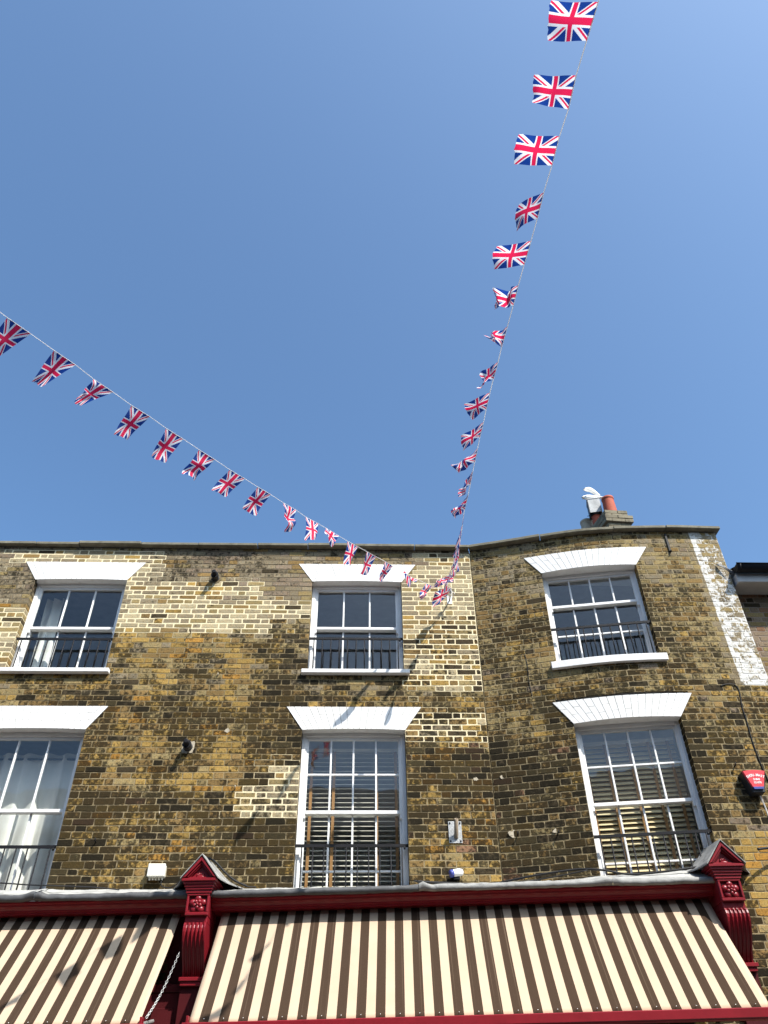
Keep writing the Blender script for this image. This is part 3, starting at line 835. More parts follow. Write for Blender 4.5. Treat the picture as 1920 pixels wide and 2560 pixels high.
def console(u0, vo, zo, wall_v, leadmat, label):
    """carved bracket: gabled cap, rosette block and fluted scroll over a pilaster"""
    S = lambda u, v, z: shop(u0 + u, v + vo, z + zo)
    # block with a sunk square panel
    m = MB(S)
    w = .104; z0, z1 = 1.800, 1.985
    m.box(-w, w, wall_v, .055, z0, z1)
    fw = .020
    m.box(-w, w, .055, .085, z0, z0 + fw + .006); m.box(-w, w, .055, .085, z1 - fw, z1)
    m.box(-w, -w + fw, .055, .085, z0 + fw + .006, z1 - fw); m.box(w - fw, w, .055, .085, z0 + fw + .006, z1 - fw)
    m.box(-w * .97, w * .97, wall_v, .052, 1.745, z0)
    blk = sp(m.build('console_bracket', M['red'], bevel=.004))
    # rosette: two rings of petals round a boss
    m = MB(S); zc = (z0 + z1) / 2
    for k in range(5):
        a = PI / 2 + k * 2 * PI / 5
        m.blob((.050 * math.cos(a), .062, zc + .050 * math.sin(a)), (.033, .024, .031), 6)
        a += PI / 5
        m.blob((.026 * math.cos(a), .078, zc + .026 * math.sin(a)), (.019, .018, .019), 5)
        m.blob((.056 * math.cos(a), .056, zc + .056 * math.sin(a)), (.011, .012, .011), 5)
    m.blob((0, .090, zc), (.013, .013, .013), 6)
    sp(m.build('rosette', M['red']), blk)
    # fluted scroll
    m = MB(S); n = 26; nf = 5; ww = .100
    prof = [(1.745, .060), (1.725, .074), (1.70, .082), (1.67, .083), (1.635, .074), (1.595, .056), (1.55, .028), (1.50, -.012), (1.45, -.055), (1.40, -.095), (1.36, -.118), (1.335, -.125)]
    rows = []
    for z, v in prof:
        row = []
        for i in range(61):
            t = i / 60; u = -ww + 2 * ww * t
            q = (t * 1.12 - .06) * nf; fr_ = q - math.floor(q)
            d = 0.
            if 0 <= q < nf: d = .019 * math.sqrt(max(0, 1 - ((fr_ - .5) / .40) ** 2)) if abs(fr_ - .5) < .40 else 0
            if z > 1.735: d *= .0
            row.append(m.add((u, v - d, z)))
        rows.append(row)
    back = [[m.add((-ww, wall_v, z)), m.add((ww, wall_v, z))] for z, v in prof]
    for a, b in zip(rows, rows[1:]):
        for i in range(60): m.face((a[i], a[i + 1], b[i + 1], b[i]))
    for (r0, b0), (r1, b1) in zip(zip(rows, back), zip(rows[1:], back[1:])):
        m.face((r0[0], r1[0], b1[0], b0[0])); m.face((r0[-1], b0[1], b1[1], r1[-1]))
    m.face(rows[0] + [back[0][1], back[0][0]]); m.face(rows[-1] + [back[-1][1], back[-1][0]])
    sp(m.build('scroll', M['red']), blk)
    m = MB(S); m.box(-.118, .118, wall_v, -.07, 1.305, 1.336); m.box(-.105, .105, wall_v, -.085, 1.27, 1.305)
    sp(m.build('scroll_foot', M['red'], bevel=.004), blk)
    m = MB(S); m.box(-.105, .105, wall_v, -.12, -1.6 - zo, 1.27); sp(m.build('pilaster', M['shaded_red'], bevel=.004), blk)
    # cap: stepped bed mould, then the gable with raking mouldings and a shell in its field
    m = MB(S)
    for w_, vf, a, b in ((.118, .092, 1.985, 2.012), (.126, .102, 2.012, 2.034), (.136, .112, 2.034, 2.058), (.148, .124, 2.058, 2.080), (.164, .138, 2.080, 2.104)):
        m.box(-w_, w_, wall_v, vf, a, b)
    sp(m.build('bed_mould', M['red'], bevel=.003), blk)
    m = MB(S); hw, zb, ap = .160, 2.104, 2.296
    m.prism([(-hw, zb), (hw, zb), (0, ap)], wall_v, .088, 'uz')
    # raking frame: outer and inner bands
    for k, (t0, t1, vf) in enumerate(((0., .20, .142), (.20, .32, .124), (.32, .40, .108))):
        def tri(t): return [(-hw * (1 - t), zb + .012 * (t > 0)), (hw * (1 - t), zb + .012 * (t > 0)), (0, zb + (ap - zb) * (1 - t))]
        o_, i_ = tri(t0), tri(t1)
        for s_ in (0, 1):
            a, b = (o_[0], o_[2]) if s_ == 0 else (o_[2], o_[1]); c, d = (i_[0], i_[2]) if s_ == 0 else (i_[2], i_[1])
            m.prism([a, b, d, c], .086, vf, 'uz')
    m.box(-hw * .8, hw * .8, .086, .112, zb + .001, zb + .016)
    ped = sp(m.build('pediment', M['red'], bevel=.002), blk)
    m = MB(S)
    for k in range(-2, 3): m.blob((k * .014, .09, zb + .030 + .010 * math.cos(k * .6)), (.010, .016, .026 - .003 * abs(k)), 5)
    m.blob((0, .096, zb + .018), (.042, .016, .014), 6); sp(m.build('shell_ornament', M['red']), blk)
    m = MB(S)                                  # lead slopes, flaring out where they meet the wall
    for sx in (-1, 1):
        def Q(a, b, lift):                     # a: ridge to eave, b: front to wall
            e = hw + .016 + .235 * b ** 1.4; r_z = ap + .012 + .055 * b; e_z = zb - .006 - .006 * b
            n_ = .006 * math.sin(a * 9 + b * 7) * b
            return (sx * e * a, .150 + (wall_v - .02 - .150) * b, r_z + (e_z - r_z) * a - .05 * b * math.sin(PI * a) + lift + n_)
        T = [[m.add(Q(i / 8, j / 8, .010)) for j in range(9)] for i in range(9)]; Bt = [[m.add(Q(i / 8, j / 8, 0)) for j in range(9)] for i in range(9)]
        for i in range(8):
            for j in range(8):
                m.face((T[i][j], T[i + 1][j], T[i + 1][j + 1], T[i][j + 1]), 0, True); m.face((Bt[i][j], Bt[i][j + 1], Bt[i + 1][j + 1], Bt[i + 1][j]), 0, True)
        for j in range(8):
            m.face((T[8][j], Bt[8][j], Bt[8][j + 1], T[8][j + 1]))
            m.face((T[j][0], T[j + 1][0], Bt[j + 1][0], Bt[j][0]))
    sp(m.build('gable_lead', leadmat), blk)
    return blk
console(-1.483, 0.0, .0, -.33, M['lead_pale'], '')
console(3.395, .02, .035, -.30, M['lead_pale'], '')

# ---------------------------------------------------------------- awnings
def awning(u0, u1, pitch, right_cream, label, end_left, end_right):
    root = tag(empty('awning', shop((u0 + u1) / 2, .2, 1.3)), label, 'awning', 'striped awnings over the shopfront')
    inv = Matrix.Translation(shop((u0 + u1) / 2, .2, 1.3)).inverted()
    vt, zt_, vb_, zb_ = -.215, 1.919, .592, .908
    nst = (u1 - u0) / pitch
    m = MB(); nu, nv = 120, 26
    g = {}
    for i in range(nu + 1):
        for j in range(nv + 1):
            U, V = i / nu, j / nv; u = u0 + (u1 - u0) * U
            v = vb_ + (vt - vb_) * V; z = zb_ + (zt_ - zb_) * V
            sag = -.016 * math.sin(PI * V) * (.8 + .35 * math.sin(u * 1.9)) + .005 * math.exp(-min(U, 1 - U) * 9) * math.sin((V * 2.2 + min(U, 1 - U) * 14) * 3) + .004 * math.sin(u * 2.1 + V * 2) * math.sin(PI * V) + .003 * (vnoise(u * 6, V * 3) - .5)
            if j == 0: sag += .002 * math.sin(u * 25)
            k = m.add(shop(u, v + sag * .78, z + sag * .62 + tz(u) * .9)); g[i, j] = k
            m.uv[k] = ((u1 - u) / pitch if right_cream else (u - u0) / pitch, V)
    for i in range(nu):
        for j in range(nv): m.face((g[i, j], g[i + 1, j], g[i + 1, j + 1], g[i, j + 1]), 0, True)
    o = m.build('canopy', M['canvas'], root, fix=False); o.matrix_parent_inverse = inv
    so_ = o.modifiers.new('cloth', 'SOLIDIFY'); so_.thickness = .002
    m = MB(lambda u, v, z: shop(u, v, z + tz(u) * .9)); m.box(u0 - .05, u1 + .05, .560, .625, .838, .908, nx=12)
    m.tube([(u0 - .05, .592, .842), (u1 + .05, .592, .842)], .02, 8)
    o = m.build('front_bar', M['red'], root, bevel=.006); o.matrix_parent_inverse = inv
    n = int(nst)
    for k in range(n + 1):
        uu = (u1 - (k + .5) * pitch) if right_cream else (u0 + (k + .5) * pitch)
        if k % 2 and u0 < uu < u1:
            m = MB(lambda u, v, z: shop(u, v, z + tz(u) * .9)); m.blob((uu, .588, .934), (.0045, .0045, .0045), 4)
            o = m.build('rivet', M['silver'], root); o.matrix_parent_inverse = inv
    for e, uu in ((end_left, u0 - .012), (end_right, u1 + .012)):
        if e:
            m = MB(lambda u, v, z: shop(u, v, z + tz(u) * .9)); m.box(uu - .010, uu + .010, .55, .612, .905, .955)
            o = m.build('end_cap', M['red'], root, bevel=.003); o.matrix_parent_inverse = inv
    m = MB(lambda u, v, z: shop(u, v, z + tz(u) * .9))
    for uu in (u0 + .1, u1 - .1): m.tube([(uu, -.15, 1.02), (uu + (.25 if uu < (u0 + u1) / 2 else -.25), .2, .90), (uu, .57, .87)], .016, 8)
    m.tube([(u0, -.235, 1.90), (u1, -.235, 1.90)], .025, 10)
    o = m.build('folding_arm', M['steel'], root); o.matrix_parent_inverse = inv
    return root
awning(-1.300, 3.262, .0774, False, 'wide brown and cream striped awning below the bowed and central windows', True, True)
awning(-5.75, -1.690, .0774, True, 'brown and cream striped awning at the left, crossed by flag shadows', False, True)

# steel chain hanging in the dark gap between the awnings
a, b = Vector(shop(-1.75, -.10, 1.50)), None
p0 = at_y(448.5, 2381, 7.86); p1 = at_y(366, 2544, 7.36)
m = MB(); n = 30
for i in range(n):
    t = (i + .5) / n; c = p0.lerp(p1, t) + Vector((0, 0, -.05 * math.sin(PI * t)))
    d = (p1 - p0).normalized(); e = d.cross(Vector((0, 1, 0))).normalized() if i % 2 else d.cross(Vector((1, .2, 0))).normalized()
    L = (p1 - p0).length / n * .72
    m.tube([c + d * L * math.cos(q * 2 * PI / 10) + e * .0085 * math.sin(q * 2 * PI / 10) for q in range(11)], .0024, 5, cap=False)
tag(m.build('chain', M['silver']), 'thin steel chain sagging in the dark gap between the two awnings', 'chain')

# ---------------------------------------------------------------- small things fixed to the wall
def flue(x, z, label, patch):
    root = tag(empty('boiler_flue', (x, WY, z)), label, 'flue', 'boiler flues on the brick front')
    m = MB(); m.lathe([(.050, -.01), (.050, .014), (.044, .016), (.044, .05), (.047, .052), (.047, .085), (.040, .09)], 24, (0, 0, 0), axis='y')
    m.build('flue_collar', M['grey_plastic'], root, bevel=.001)
    m = MB(); m.lathe([(.030, .08), (.030, .125), (.026, .128), (.026, .160), (.018, .163)], 20, (0, 0, .004), axis='y')
    m.build('flue_tip', M['black'], root)
    m = MB(); m.lathe([(.0475, .086), (.0475, .092), (.0435, .0925)], 24, (0, 0, 0), axis='y'); m.build('flue_rim', M['black'], root)
    rnd = random.Random(int(z * 10)); m = MB(); n = 22; ring = []
    for q in range(n):
        a = 2 * PI * q / n; c, s_ = math.cos(a), math.sin(a)
        r = (.066 / max(abs(c), abs(s_)) if patch else .082) * rnd.uniform(.88, 1.08)
        ring.append((r * c, r * s_))
    m.prism(ring, -.007, .004, 'uz'); m.build('mortar_patch', M['putty'] if patch else M['old_patch'], root)
M['old_patch'] = simple('brown_patch', (.15, .115, .065), .9, .2, var=.25, scale=20, bmp=.6)
flue(-1.878, 5.815, 'black boiler flue between the two upper sash windows', False)
flue(-1.884, 3.560, 'black boiler flue on a pale mortar patch, lower of the two', True)

root = tag(empty('junction_box', (-1.985, WY, 2.27)), 'cream plastic junction box above the left end of the shop cornice', 'junction box')
m = MB(); m.box(-.082, .082, -.075, -.005, -.056, .060); m.build('box_body', M['plastic'], root, bevel=.008)
m = MB(); m.box(-.085, .085, -.088, -.0755, -.058, .062); m.build('box_lid', M['plastic'], root, bevel=.006)
m = MB()
for k in range(5): m.tube([(-.06 + k * .03, -.04, -.056), (-.06 + k * .03, -.04, -.078)], .010, 8)
m.build('cable_gland', M['plastic'], root)
def cable(name, pts, r, label, mat='rubber', sag=True, n=10):
    """smooth run through points"""
    P = [Vector(p) for p in pts]; out = []
    for i in range(len(P) - 1):
        p0, p1, p2, p3 = P[max(i - 1, 0)], P[i], P[i + 1], P[min(i + 2, len(P) - 1)]
        for k in range(n):
            t = k / n
            out.append(.5 * (2 * p1 + (p2 - p0) * t + (2 * p0 - 5 * p1 + 4 * p2 - p3) * t * t + (3 * p1 - p0 - 3 * p2 + p3) * t ** 3))
    out.append(P[-1]); m = MB(); m.tube(out, r, 6)
    return tag(m.build(name, M[mat]), label, 'cable')
cable('cable', [(-1.93, 8.16, 2.19), (-1.90, 8.10, 2.12), (-1.80, 8.06, 2.10), (-1.70, 8.06, 2.17), (-1.62, 8.05, 2.21)], .005, 'black cable looping from the cream junction box to the left gable bracket')
cable('cable', [(-5.0, 8.02, 2.13), (-3.6, 8.0, 2.13), (-3.1, 7.97, 2.10), (-2.6, 8.06, 2.105), (-2.3, 8.1, 2.09)], .006, 'black cable lying along the lead below the lower left window')
cable('cable', [(-1.50, 8.02, 2.36), (-1.40, 7.98, 2.31), (-1.30, 7.99, 2.22), (-1.20, 8.02, 2.15), (-1.08, 8.07, 2.11)], .009, 'black cable draped over the right slope of the left gable bracket')
cable('cable', [(-1.47, 8.06, 2.37), (-1.36, 8.06, 2.28), (-1.24, 8.07, 2.19), (-1.10, 8.10, 2.12), (-1.0, 8.12, 2.115)], .006, 'thin black cable behind the thicker one on the left gable bracket')
cable('cable', [(.56, 8.0, 2.13), (.9, 8.14, 2.15), (1.3, 8.16, 2.15), (1.7, 8.04, 2.19), (2.1, 7.95, 2.22), (2.33, 7.86, 2.19), (2.6, 7.82, 2.14), (3.0, 7.72, 2.15), (3.4, 7.7, 2.2)], .010, 'thick black cable running over the pale lead below the bowed window')
cable('cable', [(.60, 7.95, 2.06), (.57, 7.97, 2.11), (.55, 8.02, 2.14), (.9, 8.15, 2.135), (1.6, 8.06, 2.14), (2.2, 7.9, 2.20)], .006, 'slim black cable beside the thick cable on the pale lead')
cable('cable', [(3.78, 7.60, 2.30), (3.95, 7.66, 2.33), (4.2, 7.70, 2.325), (4.6, 7.71, 2.33)], .012, 'black cable leading right from the right gable bracket')
# cable dropping down the right of the bowed wall
def on_bow(px, py, d=-.008):
    dr = ray(px, py)
    lo, hi = 6.5, 9.5
    for _ in range(50):
        t = (lo + hi) / 2; p = dr * (t / dr.y); s_ = s_of_x(p.x) if p.x < 4.57 else BOW_LEN
        q = map_bow(s_, 0, d)
        if p.y < q[1]: lo = t
        else: hi = t
    return dr * (lo / dr.y)
cable('cable', [on_bow(*p) for p in ((1802, 1714), (1820, 1710), (1838, 1713), (1848, 1728), (1856, 1770), (1866, 1800), (1880, 1850), (1900, 1905), (1925, 1960))], .006, 'black cable curling down the bowed wall below the limewashed strip')
cable('cable', [on_bow(*p) for p in ((1312, 1635), (1318, 1660), (1322, 1700), (1330, 1740))], .0035, 'thin dark wire stub on the bowed wall left of its upper window', n=4)
m = MB(); A, B = on_bow(1662, 1336), on_bow(1676, 1380)
m.box(A.x - .012, A.x + .012, A.y - .012, A.y + .01, B.z, A.z); m.tube([B + Vector((0, -.01, .01)), B + Vector((0, -.03, -.01))], .012, 6)
tag(m.build('iron_strap', M['black']), 'rusty black iron strap under the coping right of the bowed upper window', 'strap')

# flagpole socket on a chequer plate
x0, z0 = .980, 2.652
root = tag(empty('pole_socket', (x0, WY, z0)), 'steel tube socket on a square chequer plate by the central first floor window', 'bracket')
m = MB(); m.box(-.068, .068, -.012, .002, -.108, .108)
for i in range(7):
    for j in range(11):
        cx, cz = -.054 + i * .018, -.092 + j * .0184; e = .006 if (i + j) % 2 else -.006
        m.quad((cx - .006, -.0125, cz - e), (cx + .006, -.0125, cz + e), (cx + .0045, -.0145, cz + e + .003), (cx - .0075, -.0145, cz - e + .003))
m.build('chequer_plate', M['steel'], root, bevel=.001)
for sx in (-1, 1):
    for sz in (-1, 1): mm = MB(); mm.lathe([(.009, .012), (.009, .018), (.005, .021)], 8, (sx * .052, 0, sz * .09), axis='y'); mm.build('bolt', M['black'], root)
m = MB(); d = Vector((0, -.62, .78)).normalized(); a = Vector((.005, -.012, -.055)); N = 14
e1 = Vector((1, 0, 0)); e2 = d.cross(e1); r0, r1 = .021, .016; L = .19
ro = [[m.add(a + d * t * L + (e1 * math.cos(2 * PI * k / N) + e2 * math.sin(2 * PI * k / N)) * r) for k in range(N)] for t, r in ((0, r0), (1, r0), (1, r1), (.3, r1))]
for A, B in zip(ro, ro[1:]):
    for k in range(N): m.face((A[k], A[(k + 1) % N], B[(k + 1) % N], B[k]), 0, True)
m.face(ro[-1])
m.build('tube', M['tube_brown'] if 'tube_brown' in M else M['steel'], root)

# small floodlight lying just above the lead
root = tag(empty('security_lamp', (.955, 8.14, 2.245)), 'small white security lamp with a blue end just above the pale lead', 'lamp')
m = MB(); m.lathe([(.012, -.066), (.030, -.060), (.036, -.03), (.038, .02), (.030, .052), (.014, .062)], 18, (0, 0, 0))
o = m.build('lamp_body', M['white'], root); o.rotation_euler = (0, math.radians(82), math.radians(8)); o.location = (.01, 0, 0)
m = MB(); m.lathe([(.031, -.074), (.036, -.062), (.037, -.038)], 18, (0, 0, 0)); o = m.build('lamp_face', M['blue'], root); o.rotation_euler = (0, math.radians(82), math.radians(8)); o.location = (.008, 0, -.001)
m = MB(); m.box(-.025, .035, -.01, .06, -.06, -.03); m.tube([(.005, 0, -.03), (.005, .02, -.055)], .010, 8); m.tube([(.05, .0, -.02), (.055, .01, -.06), (.05, .02, -.10)], .003, 5); m.build('lamp_foot', M['black'], root)

# hooks, nails and mortar scars
def nail(px, py, L, label, bow=False, mat='black', r=.006):
    p = on_bow(px, py, 0) if bow else at_y(px, py, WY)
    m = MB(); m.tube([p, p + Vector((0, -L, .004)), p + Vector((0, -L - .004, .028))], r, 6)
    tag(m.build('wall_hook', M[mat]), label, 'hook', 'iron hooks left in the brickwork')
nail(477, 1582, .07, 'rusty hook below the pale brick band between the upper windows')
nail(545, 1690, .02, 'whitish hook in golden brickwork left of the central upper window', mat='putty')
nail(240, 2106, .045, 'bent hook in dark bricks right of the white curtain window')
nail(399, 2038, .025, 'stub hook in golden bricks beneath the lower flue', mat='putty')
nail(588, 1972, .03, 'hook at the left end of the small pale brick patch', mat='putty')
nail(1293, 2090, .05, 'hook in a mortar scar left of the bowed first floor window', True)
nail(1394, 2086, .05, 'hook with a smear of mortar beside the bowed first floor window', True)
nail(1835, 1918, .05, 'hook just left of the red alarm box', True)
def scar(px, py, r, bow, label, seed):
    p = on_bow(px, py, 0) if bow else at_y(px, py, WY); rnd = random.Random(seed); m = MB(); n = 14
    ring = [(p.x + r * rnd.uniform(.5, 1.2) * math.cos(2 * PI * k / n) * 1.3, p.z + r * rnd.uniform(.5, 1.2) * math.sin(2 * PI * k / n)) for k in range(n)]
    m.prism(ring, p.y - .0035, p.y + .01, 'uz')
    tag(m.build('mortar_scar', M['putty']), label, 'mortar scar', 'mortar scars on the brickwork')
scar(1283, 2085, .045, True, 'large pale mortar scar left of the bowed first floor window', 1)
scar(1391, 2078, .03, True, 'small mortar scar close to the bowed first floor window frame', 2)
scar(1190, 1948, .022, False, 'white mortar splash right of the central first floor window', 3)
scar(568, 1826, .028, False, 'white mortar smear in golden bricks between the lower windows', 4)
scar(1152, 1393, .03, False, 'pale mended brick under the coping at the inner corner', 5)
scar(1255, 1943, .02, True, 'mortar splash just right of the inner corner', 6)

# ---------------------------------------------------------------- alarm box
alx, aly, alz = 4.000, 7.64, 2.995
root = tag(empty('alarm_box', (alx, aly, alz)), 'red and black wedge shaped alarm bell box with white lettering', 'alarm box')
root.rotation_euler = (0, 0, math.radians(-2))
OUT = [(-.128, .092), (-.064, .101), (0, .104), (.064, .101), (.128, .092), (.134, .02), (.075, -.155), (-.075, -.155), (-.134, .02)]
FACE = [(-.118, .086), (-.06, .094), (0, .097), (.06, .094), (.118, .086), (.112, .02), (.060, -.115), (-.060, -.115), (-.112, .02)]
FACE = [(-.108, .080), (-.056, .087), (0, .090), (.056, .087), (.108, .080), (.054, -.080), (-.054, -.080)]
OUT = [(-.120, .083), (-.062, .091), (0, .094), (.062, .091), (.120, .083), (.062, -.135), (-.062, -.135)]
m = MB(); m.prism(OUT, .012, .135, 'uz'); m.build('alarm_back', M['grey_plastic'], root, bevel=.008)
m = MB(); A = [m.add((a, .012, b)) for a, b in OUT[:5] + [(.060, -.082), (-.060, -.082)]]; B = [m.add((a, -.004, b)) for a, b in FACE]
m.face(B)
for i in range(7): m.face((A[i], A[(i + 1) % 7], B[(i + 1) % 7], B[i]))
m.build('alarm_cover', M['alarm_red'], root)
m = MB(); m.prism([(-.054, -.081), (.054, -.081), (.046, -.106), (-.046, -.106)], -.006, .01, 'uz'); m.build('alarm_lens', M['blue'], root, bevel=.002)
def text_mesh(s, size):
    cu = bpy.data.curves.new('lettering', 'FONT'); cu.body = s; cu.size = size; cu.align_x = 'CENTER'; cu.offset = size * .03; cu.extrude = .0008
    o = bpy.data.objects.new('lettering', cu); COL.objects.link(o)
    dg = bpy.context.evaluated_depsgraph_get(); me = bpy.data.meshes.new_from_object(o.evaluated_get(dg))
    bpy.data.objects.remove(o); bpy.data.curves.remove(cu); return me
bm = bmesh.new()
def put(s, size, x, z, a=0., sx=1.):
    me = text_mesh(s, size)
    me.transform(Matrix.Translation((x, -.0052, z)) @ Matrix.Rotation(a, 4, 'Y') @ Matrix.Rotation(PI / 2, 4, 'X') @ Matrix.Diagonal((sx, 1, 1, 1)))
    bm.from_mesh(me); bpy.data.meshes.remove(me)
word = 'SHOU-MAST'; R_ = .20
for i, ch in enumerate(word):
    a = (i - (len(word) - 1) / 2) * .108
    put(ch, .036, R_ * .92 * math.sin(a), .026 - R_ * (1 - math.cos(a)), a, .8)
put('01843', .027, .004, -.016, 0, 1.); put('221035', .027, .006, -.048, 0, .95)
me = bpy.data.meshes.new('lettering'); bm.to_mesh(me); bm.free(); me.materials.append(M['white'])
lt = bpy.data.objects.new('lettering', me); COL.objects.link(lt); lt.parent = root
cable('cable', [(alx + .02, 7.70, alz - .15), on_bow(1912, 2015), on_bow(1925, 2050), on_bow(1950, 2110)], .007, 'pale cable dropping from the underside of the red alarm box', 'cord', n=5)

# ---------------------------------------------------------------- chimney behind the parapet
CY0 = 9.6
root = tag(empty('chimney_stack', (4.1, CY0, 6.05)), 'brick chimney stack with three clay pots behind the right parapet', 'chimney')
RZ = Matrix.Translation((4.1, CY0, 6.05)).inverted()
tx, ty = -.24, .97            # the stack runs back and to the left
def ch(a, b, z): return (4.145 + a * ty + b * tx, CY0 + b * ty - a * tx * .3, z)
m = MB(ch); rnd = random.Random(9)
z = 6.24; course = .0691
k = 0
while z < 8.23:
    ex = .045 if 7.93 < z < 8.07 else .0
    x = -.195 - ex
    first = (.11 if k % 2 else .22)
    while x < .195 + ex - .01:
        w = first if x < -.19 - ex + .001 else .225; x1 = min(x + w, .195 + ex)
        if .195 + ex - x1 < .06: x1 = .195 + ex
        e = rnd.uniform(-.006, .006)
        m.box(x + .003, x1 - .003, -ex + e, .1, z + .004, z + course - .004); x = x1
    y = .10
    while y < 1.1:
        y1 = y + rnd.choice((.11, .22)); e = rnd.uniform(-.005, .005)
        m.box(-.195 - ex + e, .195 + ex + e, y + .003, min(y1, 1.1) - .003, z + .004, z + course - .004); y = y1
    z += course; k += 1
M['chim_brick'] = simple('chimney_brick', (.19, .165, .115), .9, .2, var=.3, scale=7, bmp=.7, bscale=40, dirt=(.06, .052, .04), dirt_amt=.75)
o = m.build('brickwork', M['chim_brick'], root, bevel=.006); o.matrix_parent_inverse = RZ
m = MB(ch); m.box(-.188, .188, .008, 1.09, 6.1, 8.236); o = m.build('mortar_core', M['plain_brick'], root); o.matrix_parent_inverse = RZ
def pot(c, z0, z1, r, mat):
    m = MB()
    m.lathe([(r * 1.2, z0), (r * 1.16, z0 + .08), (r * 1.03, z1 - .07), (r * 1.02, z1 - .045), (r * 1.08, z1 - .04), (r * 1.11, z1 - .025), (r * 1.10, z1), (r * .92, z1), (r * .9, z1 - .15)], 28, (c[0], c[1], 0))
    o = m.build('chimney_pot', mat, root); o.matrix_parent_inverse = RZ
pot((4.135, 9.79), 8.24, 8.655, .093, M['terracotta'])
c2 = (3.965, 10.02); pot(c2, 8.24, 8.47, .075, M['terracotta'])
pot((3.86, 10.26), 8.24, 8.53, .098, M['buff'])
# square metal cowl on the middle pot
cx, cy = c2[0], c2[1]
def cw(x, y, z):
    a = math.radians(-14); return (cx + x * math.cos(a) - y * math.sin(a), cy + x * math.sin(a) + y * math.cos(a), z)
m = MB(cw); w = .105; c0, c1 = 8.475, 8.765
m.box(-w, -w + .012, -w, w, c0, c1, 1); m.box(w - .012, w, -w, w, c0, c1); m.box(-w + .012, w - .012, -w, -w + .012, c0, c1); m.box(-w + .012, w - .012, w - .012, w, c0, c1); m.box(-w - .006, w + .006, -w - .006, w + .006, c1 + .001, c1 + .014)
M['cowl'] = simple('dull_zinc', (.38, .38, .37), .6, .3, .2, var=.25, scale=10, bmp=.3, dirt=(.14, .14, .14), dirt_amt=.7)
o = m.build('cowl', [M['cowl'], M['grey_plastic']], root); o.matrix_parent_inverse = RZ
m = MB(cw); m.lathe([(.098, 8.44), (.098, 8.462), (.07, 8.474)], 20, (0, 0, 0)); m.tube([(-.15, -.05, 8.45), (.14, -.05, 8.45)], .006, 6)
m.xf = None
o = m.build('cowl_clamp', M['black'], root); o.matrix_parent_inverse = RZ

# gull perched on the cowl, wings half raised
GX, GY, GZ = cx + .055, cy - .02, 8.862
gull = tag(empty('seagull', (GX, GY, GZ)), 'white gull with a raised grey wing perched on the square chimney cowl', 'bird')
m = MB()
body = [(.150, .012, .010, .004), (.115, .006, .030, .010), (.075, .000, .036, .022), (.03, -.008, .046, .042), (-.02, -.018, .052, .052), (-.07, -.020, .050, .050), (-.11, -.012, .042, .043), (-.14, -.002, .036, .037), (-.165, .000, .035, .036), (-.188, -.008, .027, .028), (-.204, -.018, .010, .010)]
rings = []
for x, z, ry, rz in body:
    rings.append([m.add((x, ry * math.cos(2 * PI * k / 16), z + rz * math.sin(2 * PI * k / 16))) for k in range(16)])
for A, B in zip(rings, rings[1:]):
    for k in range(16): m.face((A[k], A[(k + 1) % 16], B[(k + 1) % 16], B[k]), 0, True)
m.face(rings[0]); m.face(rings[-1][::-1])
# raised wings, grown from the shoulders on the same skin
def bez(P, t):
    P = [Vector(p) for p in P]; k = min(int(t * (len(P) - 1)), len(P) - 2); f = t * (len(P) - 1) - k
    p0, p1, p2, p3 = P[max(k - 1, 0)], P[k], P[k + 1], P[min(k + 2, len(P) - 1)]
    return .5 * (2 * p1 + (p2 - p0) * f + (2 * p0 - 5 * p1 + 4 * p2 - p3) * f * f + (3 * p1 - p0 - 3 * p2 + p3) * f ** 3)
def wing(side, sx, sz):
    LE = [(.085, .03, .030), (.035, .05, .085), (-.035, .07, .150), (-.105, .085, .168), (-.175, .09, .145), (-.215, .095, .105)]
    TE = [(-.030, .04, .036), (-.070, .055, .052), (-.115, .07, .066), (-.155, .08, .062), (-.190, .09, .072), (-.213, .095, .098)]
    NU, NV = 16, 8; up, lo = [], []
    for i in range(NU + 1):
        t = i / NU; a, c = bez(LE, t), bez(TE, t); ru, rl = [], []
        for j in range(NV + 1):
            s_ = j / NV; p = a.lerp(c, s_); p = Vector((p.x * sx, side * (p.y - .012 * math.sin(PI * s_)), p.z * sz))
            th = (.011 * (1 - t * .85) + .001) * math.sin(PI * min(1, .10 + s_ * .9)) + .0008
            f = .0035 * math.sin(s_ * 22 + t * 5) * min(1, t * 2)
            ru.append(m.add(p + Vector((0, -side * th + f, th * .2)))); rl.append(m.add(p + Vector((0, side * th + f, -th * .2))))
        up.append(ru); lo.append(rl)
    for i in range(NU):
        for j in range(NV):
            mt = 2 if i >= NU - 3 and j < 2 else (1 if j > 2 and i > 1 else 0)
            m.face((up[i][j], up[i + 1][j], up[i + 1][j + 1], up[i][j + 1]), mt, True); m.face((lo[i][j], lo[i][j + 1], lo[i + 1][j + 1], lo[i + 1][j]), mt, True)
        for j in (0, NV): m.face((up[i][j], up[i + 1][j], lo[i + 1][j], lo[i][j]), 0)
    for j in range(NV): m.face((up[NU][j], up[NU][j + 1], lo[NU][j + 1], lo[NU][j]), 2)
wing(-1, 1., 1.); wing(1, .97, .82)
m.build('gull_body', [M['feather'], M['wing_grey'], M['grey_plastic']], gull)
m = MB(); m.tube([(-.198, 0, -.016), (-.222, 0, -.030), (-.234, 0, -.040)], [.009, .006, .002], 8); m.build('beak', M['beak'], gull)
for s_ in (-1, 1):
    m = MB(); m.blob((-.178, s_ * .031, .010), (.006, .004, .006), 4); m.build('eye', M['black'], gull)
m = MB()
